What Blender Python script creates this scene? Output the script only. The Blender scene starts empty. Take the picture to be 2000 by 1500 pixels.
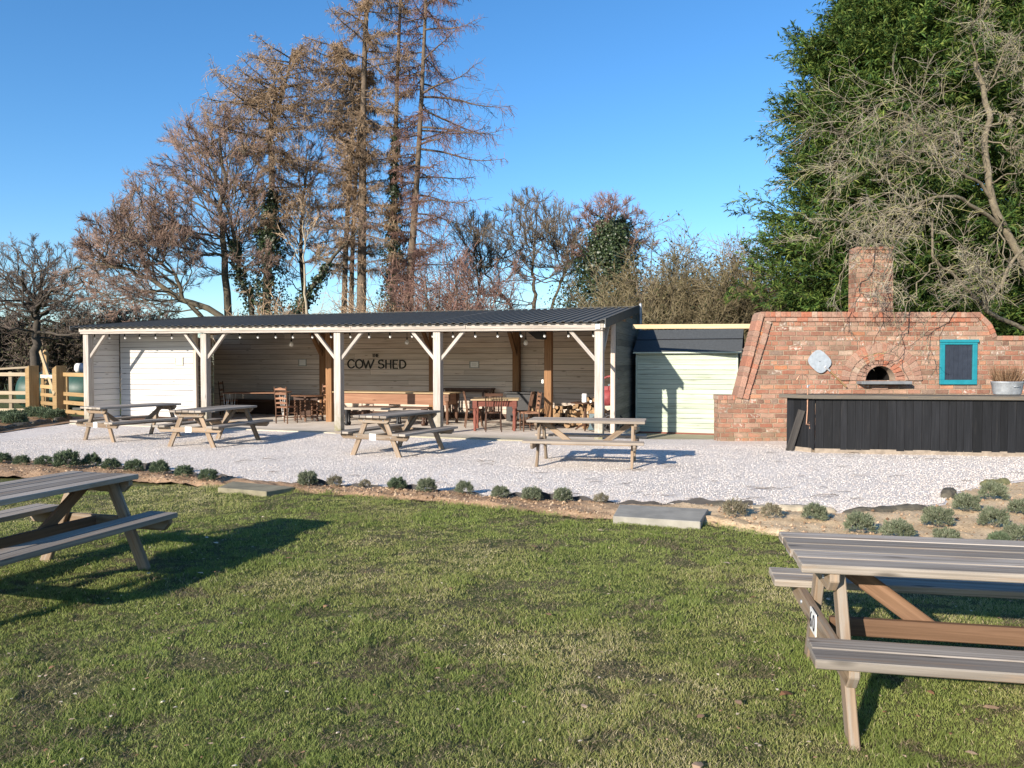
import bpy, math, random
import numpy as np
from mathutils import Vector, Matrix
from mathutils.geometry import tessellate_polygon

random.seed(7)
RNG = np.random.default_rng(11)
sc = bpy.context.scene
COL = sc.collection
R = math.radians

# ------------------------------------------------------------------ camera
F = 1503.0                                   # focal length in pixels of a 2000 px wide frame
PITCH = math.atan(42.0 / F)
EYE = Vector((0.0, 0.0, 1.72))
cam_d = bpy.data.cameras.new("camera")
cam_d.sensor_width = 36.0
cam_d.lens = F / 2000.0 * 36.0
cam_d.clip_start = 0.05
cam_d.clip_end = 2000.0
cam = bpy.data.objects.new("camera", cam_d)
cam.location = EYE
cam.rotation_euler = (math.pi / 2 - PITCH, 0, 0)
COL.objects.link(cam)
sc.camera = cam

# ------------------------------------------------------------------ sky, sun, exposure
SUN_EL = R(19.5)
SUN_AZ = R(36.0)                             # shadows run 36 degrees east of the view direction
w = bpy.data.worlds.new("World")
sc.world = w
w.use_nodes = True
wn = w.node_tree
sky = wn.nodes.new("ShaderNodeTexSky")
sky.sky_type = 'NISHITA'
sky.sun_disc = False
sky.sun_elevation = SUN_EL
sky.sun_rotation = R(180 + 36)
sky.altitude = 0
sky.air_density = 1.0
sky.dust_density = 0.25
sky.ozone_density = 4.5
bg = wn.nodes["Background"]
bg.inputs[1].default_value = 0.114
hs = wn.nodes.new("ShaderNodeHueSaturation")
hs.inputs["Saturation"].default_value = 1.15
wn.links.new(sky.outputs[0], hs.inputs["Color"])
wn.links.new(hs.outputs[0], bg.inputs[0])
sd = bpy.data.lights.new("sun", 'SUN')
sd.energy = 4.7
sd.angle = R(0.53)
sd.color = (1.0, 0.90, 0.77)
sun = bpy.data.objects.new("sun", sd)
sdir = Vector((math.sin(SUN_AZ) * math.cos(SUN_EL), math.cos(SUN_AZ) * math.cos(SUN_EL), -math.sin(SUN_EL)))
sun.rotation_euler = sdir.to_track_quat('-Z', 'Y').to_euler()
sun.location = (-20, -25, 20)
COL.objects.link(sun)
sc.view_settings.view_transform = 'Standard'
sc.view_settings.look = 'None'
sc.view_settings.gamma = 1.0
sc.view_settings.use_curve_mapping = False
sc.view_settings.exposure = 0.92
sc.cycles.max_bounces = 6
sc.cycles.diffuse_bounces = 3
sc.cycles.glossy_bounces = 2
sc.cycles.transmission_bounces = 2
sc.cycles.transparent_max_bounces = 4

# ------------------------------------------------------------------ survey helpers
def ray(px, py):
    x = (px - 1000.0) / F
    y = -(py - 750.0) / F
    return Vector((x, math.cos(PITCH) + y * math.sin(PITCH), -math.sin(PITCH) + y * math.cos(PITCH)))

def G(px, py, z=0.0):
    d = ray(px, py)
    return EYE + d * ((z - EYE.z) / d.z)

def YP(px, py, Y):
    d = ray(px, py)
    return EYE + d * (Y / d.y)

SO = Vector((1.92, 16.9, 0.0))               # foot of the shed's nearest corner post
STH = -math.atan(0.339)
SU = Vector((math.cos(STH), math.sin(STH), 0))
SV = Vector((-math.sin(STH), math.cos(STH), 0))

def SW(u, v, z=0.0):
    return SO + SU * u + SV * v + Vector((0, 0, z))

def SP(px, py, v):                           # point of the shed plane v: (u, z)
    d = ray(px, py)
    t = (v - (EYE - SO).dot(SV)) / d.dot(SV)
    p = EYE + d * t
    return (p - SO).dot(SU), p.z

def SF(px, py, z=0.0):
    p = G(px, py, z) - SO
    return p.dot(SU), p.dot(SV)

def ss(t):
    t = min(1.0, max(0.0, t))
    return t * t * (3 - 2 * t)

def H(x, y):                                 # gentle lie of the land: lower behind the brick wall line
    return -0.2 * ss((y - 16.9) / 2.2) * ss((x - 1.9) / 0.9)

# ------------------------------------------------------------------ mesh building
def link(name, me, parent=None, loc=None, rot=None):
    o = bpy.data.objects.new(name, me)
    COL.objects.link(o)
    if parent is not None:
        o.parent = parent
    if loc is not None:
        o.location = loc
    if rot is not None:
        o.rotation_euler = rot
    return o

def tag(o, label=None, cat=None, group=None, kind=None):
    if label: o["label"] = label
    if cat: o["category"] = cat
    if group: o["group"] = group
    if kind: o["kind"] = kind
    return o

def thing(name, label, cat, loc=(0, 0, 0), rz=0.0, group=None):
    o = bpy.data.objects.new(name, None)
    COL.objects.link(o)
    o.empty_display_size = 0.2
    o.location = loc
    o.rotation_euler = (0, 0, rz)
    return tag(o, label, cat, group)

def kids(o):
    return [c for c in bpy.data.objects if c.parent == o]

def copy_tree(o, parent=None):
    c = o.copy()
    COL.objects.link(c)
    if parent is not None:
        c.parent = parent
    for ch in kids(o):
        copy_tree(ch, c)
    return c

class MB:
    def __init__(self):
        self.v, self.f, self.uv, self.t, self.s = [], [], [], [], []

    def add(self, verts, faces, uvs=None, tint=None, smooth=False):
        b = len(self.v)
        self.v += [tuple(p) for p in verts]
        tint = random.random() if tint is None else tint
        for i, f in enumerate(faces):
            self.f.append([b + k for k in f])
            self.uv.append(uvs[i] if uvs else [(verts[k][0], verts[k][2] + verts[k][1]) for k in f])
            self.t.append(tint)
            self.s.append(smooth)

    def beam(self, a, b, w, h, up=(0, 0, 1), tint=None, taper=1.0):
        a, b = Vector(a), Vector(b)
        d = b - a
        L = d.length
        d.normalize()
        up = Vector(up)
        s = d.cross(up)
        if s.length < 1e-4:
            s = d.cross(Vector((0.0, 1.0, 0.0)))
        s.normalize()
        n = s.cross(d)
        vs = []
        for p, k in ((a, 1.0), (b, taper)):
            for i, j in ((-1, -1), (1, -1), (1, 1), (-1, 1)):
                vs.append(p + s * (i * w / 2 * k) + n * (j * h / 2 * k))
        o = random.random() * 40
        q = random.random() * 40
        fs = [(0, 3, 2, 1), (4, 5, 6, 7)]
        us = [[(o, q), (o, q + h), (o + .02, q + h), (o + .02, q)], [(o + L, q), (o + L, q + .02), (o + L + .02, q + h), (o + L, q + h)]]
        per = 0.0
        for k, wd in ((0, w), (1, h), (2, w), (3, h)):
            k2 = (k + 1) % 4
            fs.append((k, k2, 4 + k2, 4 + k))
            us.append([(o, q + per), (o, q + per + wd), (o + L, q + per + wd), (o + L, q + per)])
            per += wd + 0.013
        self.add(vs, fs, us, tint)

    def box(self, c, size, rz=0.0, tint=None):
        c = Vector(c)
        x = Vector((math.cos(rz), math.sin(rz), 0))
        self.beam(c - x * size[0] / 2, c + x * size[0] / 2, size[1], size[2], tint=tint)

    def prism(self, poly, origin, ax, ay, depth, tint=None):
        """polygon in (ax, ay) pushed along depth (a vector); ax x ay points against depth"""
        origin, ax, ay, depth = Vector(origin), Vector(ax), Vector(ay), Vector(depth)
        n = len(poly)
        vs = [origin + ax * x + ay * y for x, y in poly]
        vs += [p + depth for p in vs]
        o, q = random.random() * 40, random.random() * 40
        fs = [tuple(range(n)), tuple(range(2 * n - 1, n - 1, -1))]
        us = [[(o + x, q + y) for x, y in poly], [(o + x, q + y) for x, y in reversed(poly)]]
        dl = depth.length
        for k in range(n):
            j = (k + 1) % n
            fs.append((k, n + k, n + j, j))
            e = math.hypot(poly[j][0] - poly[k][0], poly[j][1] - poly[k][1])
            us.append([(o, q), (o, q + dl), (o + e, q + dl), (o + e, q)])
        self.add(vs, fs, us, tint)

    def tube(self, pts, r, n=8, tint=None, caps=True):
        pts = [Vector(p) for p in pts]
        rs = r if isinstance(r, (list, tuple)) else [r] * len(pts)
        vs, fs, us = [], [], []
        ref = Vector((0.31, 0.17, 0.93))
        L = 0.0
        o = random.random() * 20
        ls = []
        for i, p in enumerate(pts):
            d = (pts[min(i + 1, len(pts) - 1)] - pts[max(i - 1, 0)]).normalized()
            s = d.cross(ref)
            if s.length < 0.05:
                s = d.cross(Vector((1, 0, 0)))
            s.normalize()
            q = d.cross(s)
            if i: L += (pts[i] - pts[i - 1]).length
            ls.append(L)
            for k in range(n):
                a = 2 * math.pi * k / n
                vs.append(p + (s * math.cos(a) + q * math.sin(a)) * rs[i])
        for i in range(len(pts) - 1):
            for k in range(n):
                j = (k + 1) % n
                fs.append((i * n + k, i * n + j, (i + 1) * n + j, (i + 1) * n + k))
                pr = 2 * math.pi * max(rs[i], 0.01) / n
                us.append([(o + ls[i], o + k * pr), (o + ls[i], o + (k + 1) * pr), (o + ls[i + 1], o + (k + 1) * pr), (o + ls[i + 1], o + k * pr)])
        self.add(vs, fs, us, tint, True)
        if caps:
            m = (len(pts) - 1) * n
            self.add(vs[:n], [tuple(range(n - 1, -1, -1))], None, tint)
            self.add(vs[m:], [tuple(range(n))], None, tint)

    def lathe(self, prof, c, n=14, tint=None, sx=1.0, sy=1.0, smooth=True):
        c = Vector(c)
        vs, fs = [], []
        for r, z in prof:
            for k in range(n):
                a = 2 * math.pi * k / n
                vs.append(c + Vector((r * math.cos(a) * sx, r * math.sin(a) * sy, z)))
        for i in range(len(prof) - 1):
            for k in range(n):
                j = (k + 1) % n
                fs.append((i * n + k, i * n + j, (i + 1) * n + j, (i + 1) * n + k))
        us = [[(0.3 * k / n, prof[0][1]) for k in range(4)] for _ in fs]
        self.add(vs, fs, [[(vs[k][2], 0.5 * vs[k][0]) for k in f] for f in fs], tint, smooth)

    def build(self, name, mat, parent=None, loc=None, rot=None, bevel=0.0):
        me = bpy.data.meshes.new(name)
        me.from_pydata([tuple(p) for p in self.v], [], self.f)
        ul = me.uv_layers.new(name="UVMap")
        flat = np.array([c for f in self.uv for p in f for c in p], dtype=np.float32)
        ul.data.foreach_set("uv", flat)
        at = me.attributes.new("tint", 'FLOAT', 'FACE')
        at.data.foreach_set("value", np.array(self.t, dtype=np.float32))
        me.polygons.foreach_set("use_smooth", np.array(self.s, dtype=bool))
        me.materials.append(mat)
        me.update()
        o = link(name, me, parent, loc, rot)
        if bevel:
            m = o.modifiers.new("bevel", 'BEVEL')
            m.width = bevel
            m.segments = 1
            m.limit_method = 'ANGLE'
        return o

def np_mesh(name, verts, faces, mat, parent=None, smooth=False, tint=None, loc=None):
    """faces: (M,3) or (M,4) int array"""
    verts = np.asarray(verts, dtype=np.float32)
    faces = np.asarray(faces, dtype=np.int32)
    me = bpy.data.meshes.new(name)
    me.vertices.add(len(verts))
    me.vertices.foreach_set("co", verts.ravel())
    m, k = faces.shape
    me.loops.add(m * k)
    me.loops.foreach_set("vertex_index", faces.ravel())
    me.polygons.add(m)
    me.polygons.foreach_set("loop_start", np.arange(0, m * k, k, dtype=np.int32))
    me.polygons.foreach_set("loop_total", np.full(m, k, dtype=np.int32))
    me.polygons.foreach_set("use_smooth", np.full(m, smooth, dtype=bool))
    if tint is not None:
        at = me.attributes.new("tint", 'FLOAT', 'FACE')
        at.data.foreach_set("value", np.asarray(tint, dtype=np.float32))
    me.materials.append(mat)
    me.update(calc_edges=True)
    me.validate()
    return link(name, me, parent, loc)

# ------------------------------------------------------------------ materials
class NT:
    def __init__(self, name, rough=0.8, spec=0.3):
        self.m = bpy.data.materials.new(name)
        self.m.use_nodes = True
        self.t = self.m.node_tree
        self.b = self.t.nodes["Principled BSDF"]
        self.b.inputs["Roughness"].default_value = rough
        self.b.inputs["Specular IOR Level"].default_value = spec

    def n(self, typ, **kw):
        nd = self.t.nodes.new(typ)
        for k, v in kw.items():
            setattr(nd, k, v)
        return nd

    def put(self, sock, val):
        if isinstance(val, bpy.types.NodeSocket):
            self.t.links.new(val, sock)
        elif isinstance(val, (tuple, list)) and len(val) == 3 and sock.type == 'RGBA':
            sock.default_value = (*val, 1.0)
        else:
            sock.default_value = val

    def coord(self, which="Object"):
        return self.n("ShaderNodeTexCoord").outputs[which]

    def uv(self):
        return self.n("ShaderNodeUVMap").outputs[0]

    def geo(self, which):
        return self.n("ShaderNodeNewGeometry").outputs[which]

    def attr(self, name="tint"):
        a = self.n("ShaderNodeAttribute")
        a.attribute_name = name
        return a.outputs["Fac"]

    def map(self, v, scale=(1, 1, 1), loc=(0, 0, 0)):
        nd = self.n("ShaderNodeMapping")
        self.put(nd.inputs[0], v)
        nd.inputs["Scale"].default_value = scale
        nd.inputs["Location"].default_value = loc
        return nd.outputs[0]

    def noise(self, v, scale=5.0, detail=4.0, rough=0.55, dist=0.0, out="Fac"):
        nd = self.n("ShaderNodeTexNoise")
        self.put(nd.inputs["Vector"], v)
        nd.inputs["Scale"].default_value = scale
        nd.inputs["Detail"].default_value = detail
        nd.inputs["Roughness"].default_value = rough
        nd.inputs["Distortion"].default_value = dist
        return nd.outputs[out]

    def voro(self, v, scale=5.0, feature='F1', out="Distance"):
        nd = self.n("ShaderNodeTexVoronoi", feature=feature)
        self.put(nd.inputs["Vector"], v)
        nd.inputs["Scale"].default_value = scale
        return nd.outputs[out]

    def white(self, v, out="Value"):
        nd = self.n("ShaderNodeTexWhiteNoise")
        self.put(nd.inputs["Vector"], v)
        return nd.outputs[out]

    def ramp(self, f, stops, interp='LINEAR'):
        nd = self.n("ShaderNodeValToRGB")
        self.put(nd.inputs[0], f)
        e = nd.color_ramp.elements
        while len(e) < len(stops): e.new(0.5)
        for el, (p, c) in zip(e, stops):
            el.position = p
            el.color = (*c, 1.0) if isinstance(c, (tuple, list)) else (c, c, c, 1.0)
        nd.color_ramp.interpolation = interp
        return nd.outputs[0]

    def mix(self, f, a, b, mode='MIX'):
        nd = self.n("ShaderNodeMix", data_type='RGBA', blend_type=mode)
        self.put(nd.inputs[0], f)
        self.put(nd.inputs[6], a)
        self.put(nd.inputs[7], b)
        return nd.outputs[2]

    def math(self, op, a, b=0.0, c=None):
        nd = self.n("ShaderNodeMath", operation=op)
        self.put(nd.inputs[0], a)
        self.put(nd.inputs[1], b)
        if c is not None: self.put(nd.inputs[2], c)
        return nd.outputs[0]

    def scalecol(self, col, f):
        nd = self.n("ShaderNodeVectorMath", operation='SCALE')
        self.put(nd.inputs[0], col)
        self.put(nd.inputs["Scale"], f)
        return nd.outputs[0]

    def rng(self, f, lo, hi, a=0.0, b=1.0):
        nd = self.n("ShaderNodeMapRange")
        self.put(nd.inputs[0], f)
        nd.inputs[1].default_value, nd.inputs[2].default_value = a, b
        nd.inputs[3].default_value, nd.inputs[4].default_value = lo, hi
        return nd.outputs[0]

    def bump(self, h, strength=0.4, dist=0.01):
        nd = self.n("ShaderNodeBump")
        nd.inputs["Strength"].default_value = strength
        nd.inputs["Distance"].default_value = dist
        self.put(nd.inputs["Height"], h)
        self.t.links.new(nd.outputs[0], self.b.inputs["Normal"])

    def done(self, col, rough=None):
        self.put(self.b.inputs["Base Color"], col)
        if rough is not None: self.put(self.b.inputs["Roughness"], rough)
        return self.m

def wood(name, cols, wear=None, wear_at=0.55, rough=0.8, tint=(0.72, 1.25), grain=(1.3, 38.0), bump=0.35, knots=True, stain=None, foot=None):
    t = NT(name, rough, 0.25)
    uv = t.uv()
    g = t.noise(t.map(uv, (grain[0], grain[1], 1)), 1.0, 6, 0.62, 0.6)
    big = t.noise(t.map(uv, (0.7, 3.0, 1)), 1.0, 3, 0.5)
    f = t.math('ADD', t.math('MULTIPLY', g, 0.72), t.math('MULTIPLY', big, 0.28))
    n = len(cols)
    c = t.ramp(f, [(0.30 + 0.42 * i / (n - 1), k) for i, k in enumerate(cols)])
    if knots:
        kd = t.voro(t.map(uv, (1.6, 7.0, 1)), 1.0)
        c = t.mix(t.ramp(kd, [(0.05, 0.75), (0.13, 0.0)]), c, tuple(k * 0.45 for k in cols[0]))
    c = t.scalecol(c, t.rng(t.attr(), tint[0], tint[1]))
    if wear:
        wn_ = t.noise(t.map(uv, (1.1, 16.0, 1)), 1.0, 7, 0.68)
        c = t.mix(t.ramp(wn_, [(wear_at, 0.0), (wear_at + 0.13, 1.0)]), c, wear)
    if stain:
        sn = t.noise(t.coord("Object"), 1.7, 5, 0.6)
        c = t.mix(t.ramp(sn, [(0.50, 0.0), (0.72, 0.75)]), c, stain)
    if foot:                                # green algae and damp climbing from the ground
        sf = t.n("ShaderNodeSeparateXYZ")
        t.put(sf.inputs[0], t.coord("Object"))
        lw = t.rng(sf.outputs[2], 1.0, 0.0, 0.02, foot[0])
        c = t.mix(t.math('MULTIPLY', lw, t.ramp(t.noise(t.coord("Object"), 6.0, 5, 0.65), [(0.34, 0.15), (0.60, 0.95)])), c, foot[1])
    t.bump(g, bump, 0.004)
    return t.done(c)

def plain(name, col, rough=0.6, var=0.18, scale=9.0, metal=0.0, spec=0.4, bump=0.1):
    t = NT(name, rough, spec)
    t.b.inputs["Metallic"].default_value = metal
    n = t.noise(t.coord("Object"), scale, 6, 0.6)
    c = t.scalecol(t.ramp(n, [(0.3, tuple(k * (1 - var) for k in col)), (0.7, tuple(k * (1 + var) for k in col))]), t.rng(t.attr(), 0.93, 1.07))
    t.bump(n, bump, 0.004)
    return t.done(c, t.rng(n, rough * 0.8, min(1, rough * 1.2)))

def island(name, cols, rough=0.7, lo=0.7, hi=1.3, trans=0.0, patch=None, spec=0.2):
    """foliage, twigs, stones: a tone per loose piece, clumps from a wider noise"""
    t = NT(name, rough, spec)
    r = t.geo("Random Per Island")
    n = len(cols)
    c = t.ramp(r, [(i / max(1, n - 1), k) for i, k in enumerate(cols)])
    big = t.noise(t.coord("Object"), patch[0] if patch else 0.8, 3, 0.5)
    c = t.scalecol(c, t.rng(big, lo, hi, 0.3, 0.7))
    if patch:
        c = t.mix(t.ramp(t.noise(t.map(t.coord("Object"), (1, 1, 1), (7, 3, 1)), patch[1], 4, 0.6), [(patch[2], 0.0), (patch[2] + 0.15, patch[4])]), c, patch[3])
    t.put(t.b.inputs["Base Color"], c)
    if trans:
        tr = t.n("ShaderNodeBsdfTranslucent")
        t.put(tr.inputs[0], c)
        mx = t.n("ShaderNodeMixShader")
        mx.inputs[0].default_value = trans
        t.t.links.new(t.b.outputs[0], mx.inputs[1])
        t.t.links.new(tr.outputs[0], mx.inputs[2])
        t.t.links.new(mx.outputs[0], t.t.nodes["Material Output"].inputs[0])
    return t.m

def brick(name, ax=(1, 0, 0), bw=0.30, bh=0.105, soot=None, mossy=True):
    """old red bricks laid in courses; the plane is (object x or y, object z)"""
    t = NT(name, 0.88, 0.2)
    p = t.coord("Object")
    wob = t.noise(p, 9.0, 3, 0.6, out="Color")
    vm = t.n("ShaderNodeVectorMath", operation='MULTIPLY_ADD')
    t.put(vm.inputs[0], wob)
    vm.inputs[1].default_value = (0.034, 0.034, 0.034)
    t.put(vm.inputs[2], p)
    sp = t.n("ShaderNodeSeparateXYZ")
    t.put(sp.inputs[0], vm.outputs[0])
    x = sp.outputs[0] if ax[0] else sp.outputs[1]
    zr = t.math('DIVIDE', sp.outputs[2], bh)
    row = t.math('FLOOR', zr)
    rr = t.white(row)
    off = t.math('ADD', t.math('MULTIPLY', t.math('MODULO', t.math('ABSOLUTE', row), 2.0), 0.5), t.math('MULTIPLY', rr, 0.25))
    # every third course is of headers, half as long
    hd = t.math('LESS_THAN', t.math('MODULO', t.math('ABSOLUTE', row), 4.0), 0.5)
    wlen = t.math('MULTIPLY_ADD', hd, -bw * 0.48, bw)
    xr = t.math('ADD', t.math('DIVIDE', x, wlen), off)
    colm = t.math('FLOOR', xr)
    cx = t.n("ShaderNodeCombineXYZ")
    t.put(cx.inputs[0], colm)
    t.put(cx.inputs[1], row)
    rid = t.white(cx.outputs[0])
    rid2 = t.white(t.map(cx.outputs[0], (1, 1, 1), (13.7, 5.1, 2.2)))
    fx = t.math('FRACT', xr)
    fz = t.math('FRACT', zr)
    ex = t.math('MULTIPLY', t.math('MINIMUM', fx, t.math('SUBTRACT', 1.0, fx)), wlen)
    ez = t.math('MULTIPLY', t.math('MINIMUM', fz, t.math('SUBTRACT', 1.0, fz)), bh)
    edge = t.math('MINIMUM', ex, ez)
    face = t.ramp(t.math('DIVIDE', edge, 0.02), [(0.30, 0.0), (0.62, 1.0)])
    c = t.ramp(rid, [(0.0, (0.13, 0.065, 0.045)), (0.14, (0.27, 0.095, 0.055)), (0.30, (0.34, 0.135, 0.080)), (0.46, (0.40, 0.175, 0.105)), (0.60, (0.30, 0.155, 0.110)), (0.74, (0.43, 0.25, 0.175)), (0.86, (0.19, 0.135, 0.105)), (0.93, (0.46, 0.165, 0.065)), (1.0, (0.50, 0.37, 0.28))])
    fine = t.noise(p, 38.0, 6, 0.7)
    mid = t.noise(p, 7.0, 5, 0.65)
    c = t.scalecol(c, t.rng(fine, 0.62, 1.38, 0.3, 0.7))
    c = t.mix(t.ramp(mid, [(0.48, 0.0), (0.68, 0.45)]), c, (0.37, 0.255, 0.185))
    sm = t.math('MULTIPLY', t.ramp(t.noise(p, 16.0, 5, 0.7), [(0.50, 0.0), (0.60, 1.0)]), t.math('GREATER_THAN', rid2, 0.82))
    c = t.mix(sm, c, (0.56, 0.49, 0.42))
    mort = t.ramp(t.noise(p, 22.0, 5, 0.7), [(0.3, (0.26, 0.18, 0.12)), (0.7, (0.47, 0.37, 0.27))])
    c = t.mix(0.14, c, (0.40, 0.29, 0.235))
    c = t.mix(face, mort, c)
    bigv = t.noise(t.map(p, (1, 1, 1.6), (3, 1, 2)), 1.1, 5, 0.65)
    c = t.mix(t.ramp(bigv, [(0.44, 0.0), (0.66, 0.45)]), c, (0.21, 0.145, 0.10))
    c = t.scalecol(c, t.rng(t.noise(p, 2.4, 4, 0.6), 0.72, 1.08, 0.3, 0.7))
    if mossy:
        sx = t.n("ShaderNodeSeparateXYZ")
        t.put(sx.inputs[0], p)
        low = t.rng(sx.outputs[2], 1.0, 0.0, 0.0, 0.45)
        c = t.mix(t.math('MULTIPLY', low, t.ramp(mid, [(0.40, 0.0), (0.62, 0.6)])), c, (0.17, 0.15, 0.09))
    if soot: c = t.mix(0.92, c, soot)
    t.bump(t.math('ADD', t.math('MULTIPLY', face, 0.7), t.math('MULTIPLY', fine, 0.6)), 1.0, 0.022)
    return t.done(c)

M = {}
M['grey_wood'] = wood("weathered_grey_timber", [(0.13, 0.110, 0.088), (0.235, 0.203, 0.168), (0.35, 0.308, 0.26), (0.45, 0.398, 0.338)], wear=(0.24, 0.17, 0.115), wear_at=0.53, tint=(0.62, 1.3), grain=(0.9, 42.0), bump=0.6)
M['tan_wood'] = wood("tan_softwood", [(0.14, 0.098, 0.064), (0.235, 0.17, 0.115), (0.34, 0.255, 0.18)], wear=(0.26, 0.225, 0.185), wear_at=0.49)
M['orange_wood'] = wood("unweathered_softwood", [(0.085, 0.048, 0.027), (0.15, 0.086, 0.050), (0.22, 0.13, 0.08)])
M['sunlit_top'] = wood("sunlit_weathered_timber", [(0.20, 0.165, 0.13), (0.34, 0.285, 0.23), (0.45, 0.39, 0.32)], wear=(0.33, 0.29, 0.25), wear_at=0.58)  # same grey timber, glancing sunlight put into the paler colour
M['brown_post'] = wood("brown_oak_post", [(0.11, 0.058, 0.028), (0.20, 0.105, 0.050), (0.28, 0.155, 0.077)])
M['white_post'] = wood("silvered_white_post", [(0.20, 0.175, 0.15), (0.40, 0.36, 0.32), (0.55, 0.50, 0.46)], wear=(0.27, 0.22, 0.175), wear_at=0.555, tint=(0.85, 1.08), foot=(0.75, (0.17, 0.155, 0.075)))
M['white_board'] = wood("whitewashed_boards", [(0.36, 0.285, 0.225), (0.54, 0.455, 0.38), (0.64, 0.56, 0.48)], wear=(0.29, 0.205, 0.14), wear_at=0.59, tint=(0.86, 1.10), grain=(0.8, 26.0))
M['alcove_board'] = wood("fresh_white_boards", [(0.38, 0.365, 0.35), (0.49, 0.475, 0.46), (0.56, 0.545, 0.53)], wear=(0.38, 0.34, 0.30), wear_at=0.60, tint=(0.93, 1.06), grain=(0.8, 26.0), bump=0.2)
M['cream_board'] = wood("flaking_cream_boards", [(0.32, 0.37, 0.295), (0.45, 0.51, 0.415), (0.52, 0.575, 0.475)], wear=(0.235, 0.235, 0.18), wear_at=0.555, tint=(0.92, 1.06), grain=(0.9, 12.0), knots=False)
M['dark_board'] = wood("shade_dark_weathered_boards", [(0.085, 0.09, 0.08), (0.145, 0.15, 0.132), (0.21, 0.21, 0.185)], wear=(0.22, 0.205, 0.17), wear_at=0.63)  # shade of the outer end wall mixed into the weathered tone
M['black_board'] = wood("black_painted_boards", [(0.003, 0.0033, 0.004), (0.007, 0.0075, 0.009), (0.015, 0.0155, 0.018)], wear=(0.024, 0.022, 0.021), wear_at=0.60, rough=0.62, tint=(0.65, 1.5))
M['counter'] = wood("grey_counter_timber", [(0.06, 0.053, 0.043), (0.10, 0.088, 0.072), (0.145, 0.13, 0.107)], wear=(0.20, 0.15, 0.10))
M['fence_wood'] = wood("fresh_fence_timber", [(0.24, 0.15, 0.065), (0.34, 0.225, 0.105), (0.43, 0.30, 0.155)])
M['pale_wood'] = wood("pale_new_timber", [(0.36, 0.26, 0.145), (0.46, 0.35, 0.205), (0.54, 0.43, 0.27)])
M['dull_rail'] = wood("old_fence_rail", [(0.26, 0.20, 0.13), (0.36, 0.29, 0.20), (0.44, 0.37, 0.27)])
M['dark_wood'] = wood("dark_furniture_wood", [(0.035, 0.018, 0.012), (0.07, 0.035, 0.022), (0.12, 0.065, 0.04)], rough=0.5)
M['brown_wood'] = wood("brown_furniture_wood", [(0.07, 0.035, 0.021), (0.12, 0.062, 0.037), (0.18, 0.098, 0.06)], rough=0.55)
M['apron_wood'] = wood("worn_apron_wood", [(0.16, 0.075, 0.045), (0.25, 0.13, 0.08), (0.34, 0.20, 0.12)], wear=(0.50, 0.36, 0.24), wear_at=0.62)
M['pine_top'] = wood("scrubbed_pine_top", [(0.34, 0.24, 0.13), (0.46, 0.34, 0.20), (0.55, 0.43, 0.27)])
M['red_wood'] = wood("terracotta_painted_wood", [(0.12, 0.040, 0.028), (0.175, 0.060, 0.043), (0.23, 0.09, 0.065)], wear=(0.27, 0.15, 0.09), wear_at=0.64)
M['black'] = plain("black_paint", (0.012, 0.012, 0.013), 0.5)
M['roof_metal'] = plain("slate_grey_roof_sheet", (0.105, 0.104, 0.097), 0.7, 0.15, 3.0, spec=0.10)
M['roof_felt'] = plain("roofing_felt", (0.06, 0.066, 0.07), 0.85, 0.25, 25.0)
M['white_paint'] = plain("white_paint", (0.78, 0.77, 0.74), 0.5, 0.05)
M['ceiling'] = wood("pale_ceiling_boards", [(0.40, 0.36, 0.31), (0.50, 0.46, 0.40), (0.58, 0.54, 0.48)], knots=False)
M['slate'] = plain("slate_slab", (0.17, 0.18, 0.19), 0.6, 0.2, 6.0)
M['paving'] = plain("sandstone_paving", (0.30, 0.28, 0.235), 0.85, 0.22, 5.0)
M['old_paving'] = plain("mossy_paving", (0.22, 0.195, 0.13), 0.9, 0.3, 5.0)
M['steel'] = plain("brushed_aluminium", (0.62, 0.64, 0.66), 0.42, 0.15, 14.0, 0.7)
M['zinc'] = plain("galvanised_zinc", (0.36, 0.385, 0.41), 0.55, 0.25, 9.0, 0.5)
M['copper'] = plain("dull_copper", (0.42, 0.24, 0.16), 0.4, 0.15, 20.0, 0.7)
M['teal'] = plain("teal_paint", (0.014, 0.19, 0.235), 0.45, 0.12, 6.0)
M['board'] = plain("chalk_black_board", (0.022, 0.028, 0.042), 0.6, 0.2)
M['tank'] = plain("green_tank_plastic", (0.020, 0.06, 0.045), 0.5, 0.12)
M['blue'] = plain("dark_blue_plastic", (0.02, 0.035, 0.07), 0.45, 0.1)
M['red'] = plain("faded_red_paint", (0.22, 0.04, 0.042), 0.6, 0.3)
M['bluegreen'] = plain("blue_grey_iron", (0.10, 0.14, 0.15), 0.55, 0.25)
M['iron'] = plain("dark_iron", (0.035, 0.033, 0.033), 0.5, 0.2)
M['glass'] = plain("frosted_bulb_glass", (0.72, 0.70, 0.66), 0.15, 0.05)
M['paper'] = plain("white_paper", (0.74, 0.72, 0.68), 0.8, 0.04)
M['ink'] = plain("dark_ink", (0.02, 0.02, 0.03), 0.7)
M['frame'] = plain("painted_picture_frame", (0.33, 0.33, 0.29), 0.6)
M['letter'] = plain("black_letter_metal", (0.012, 0.011, 0.011), 0.5)
M['brick'] = brick("old_red_brick")
M['brick_side'] = brick("old_red_brick_return", (0, 1, 0))
M['sooty'] = plain("sooty_oven_lining", (0.012, 0.010, 0.009), 0.9)
M['arch'] = None
t = NT("weathered_arch_brick", 0.88, 0.2)
c = t.ramp(t.attr(), [(0.0, (0.24, 0.125, 0.09)), (0.3, (0.31, 0.20, 0.15)), (0.6, (0.28, 0.165, 0.12)), (0.8, (0.33, 0.125, 0.075)), (1.0, (0.36, 0.27, 0.21))])
fn = t.noise(t.coord("Object"), 30.0, 6, 0.7)
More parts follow.
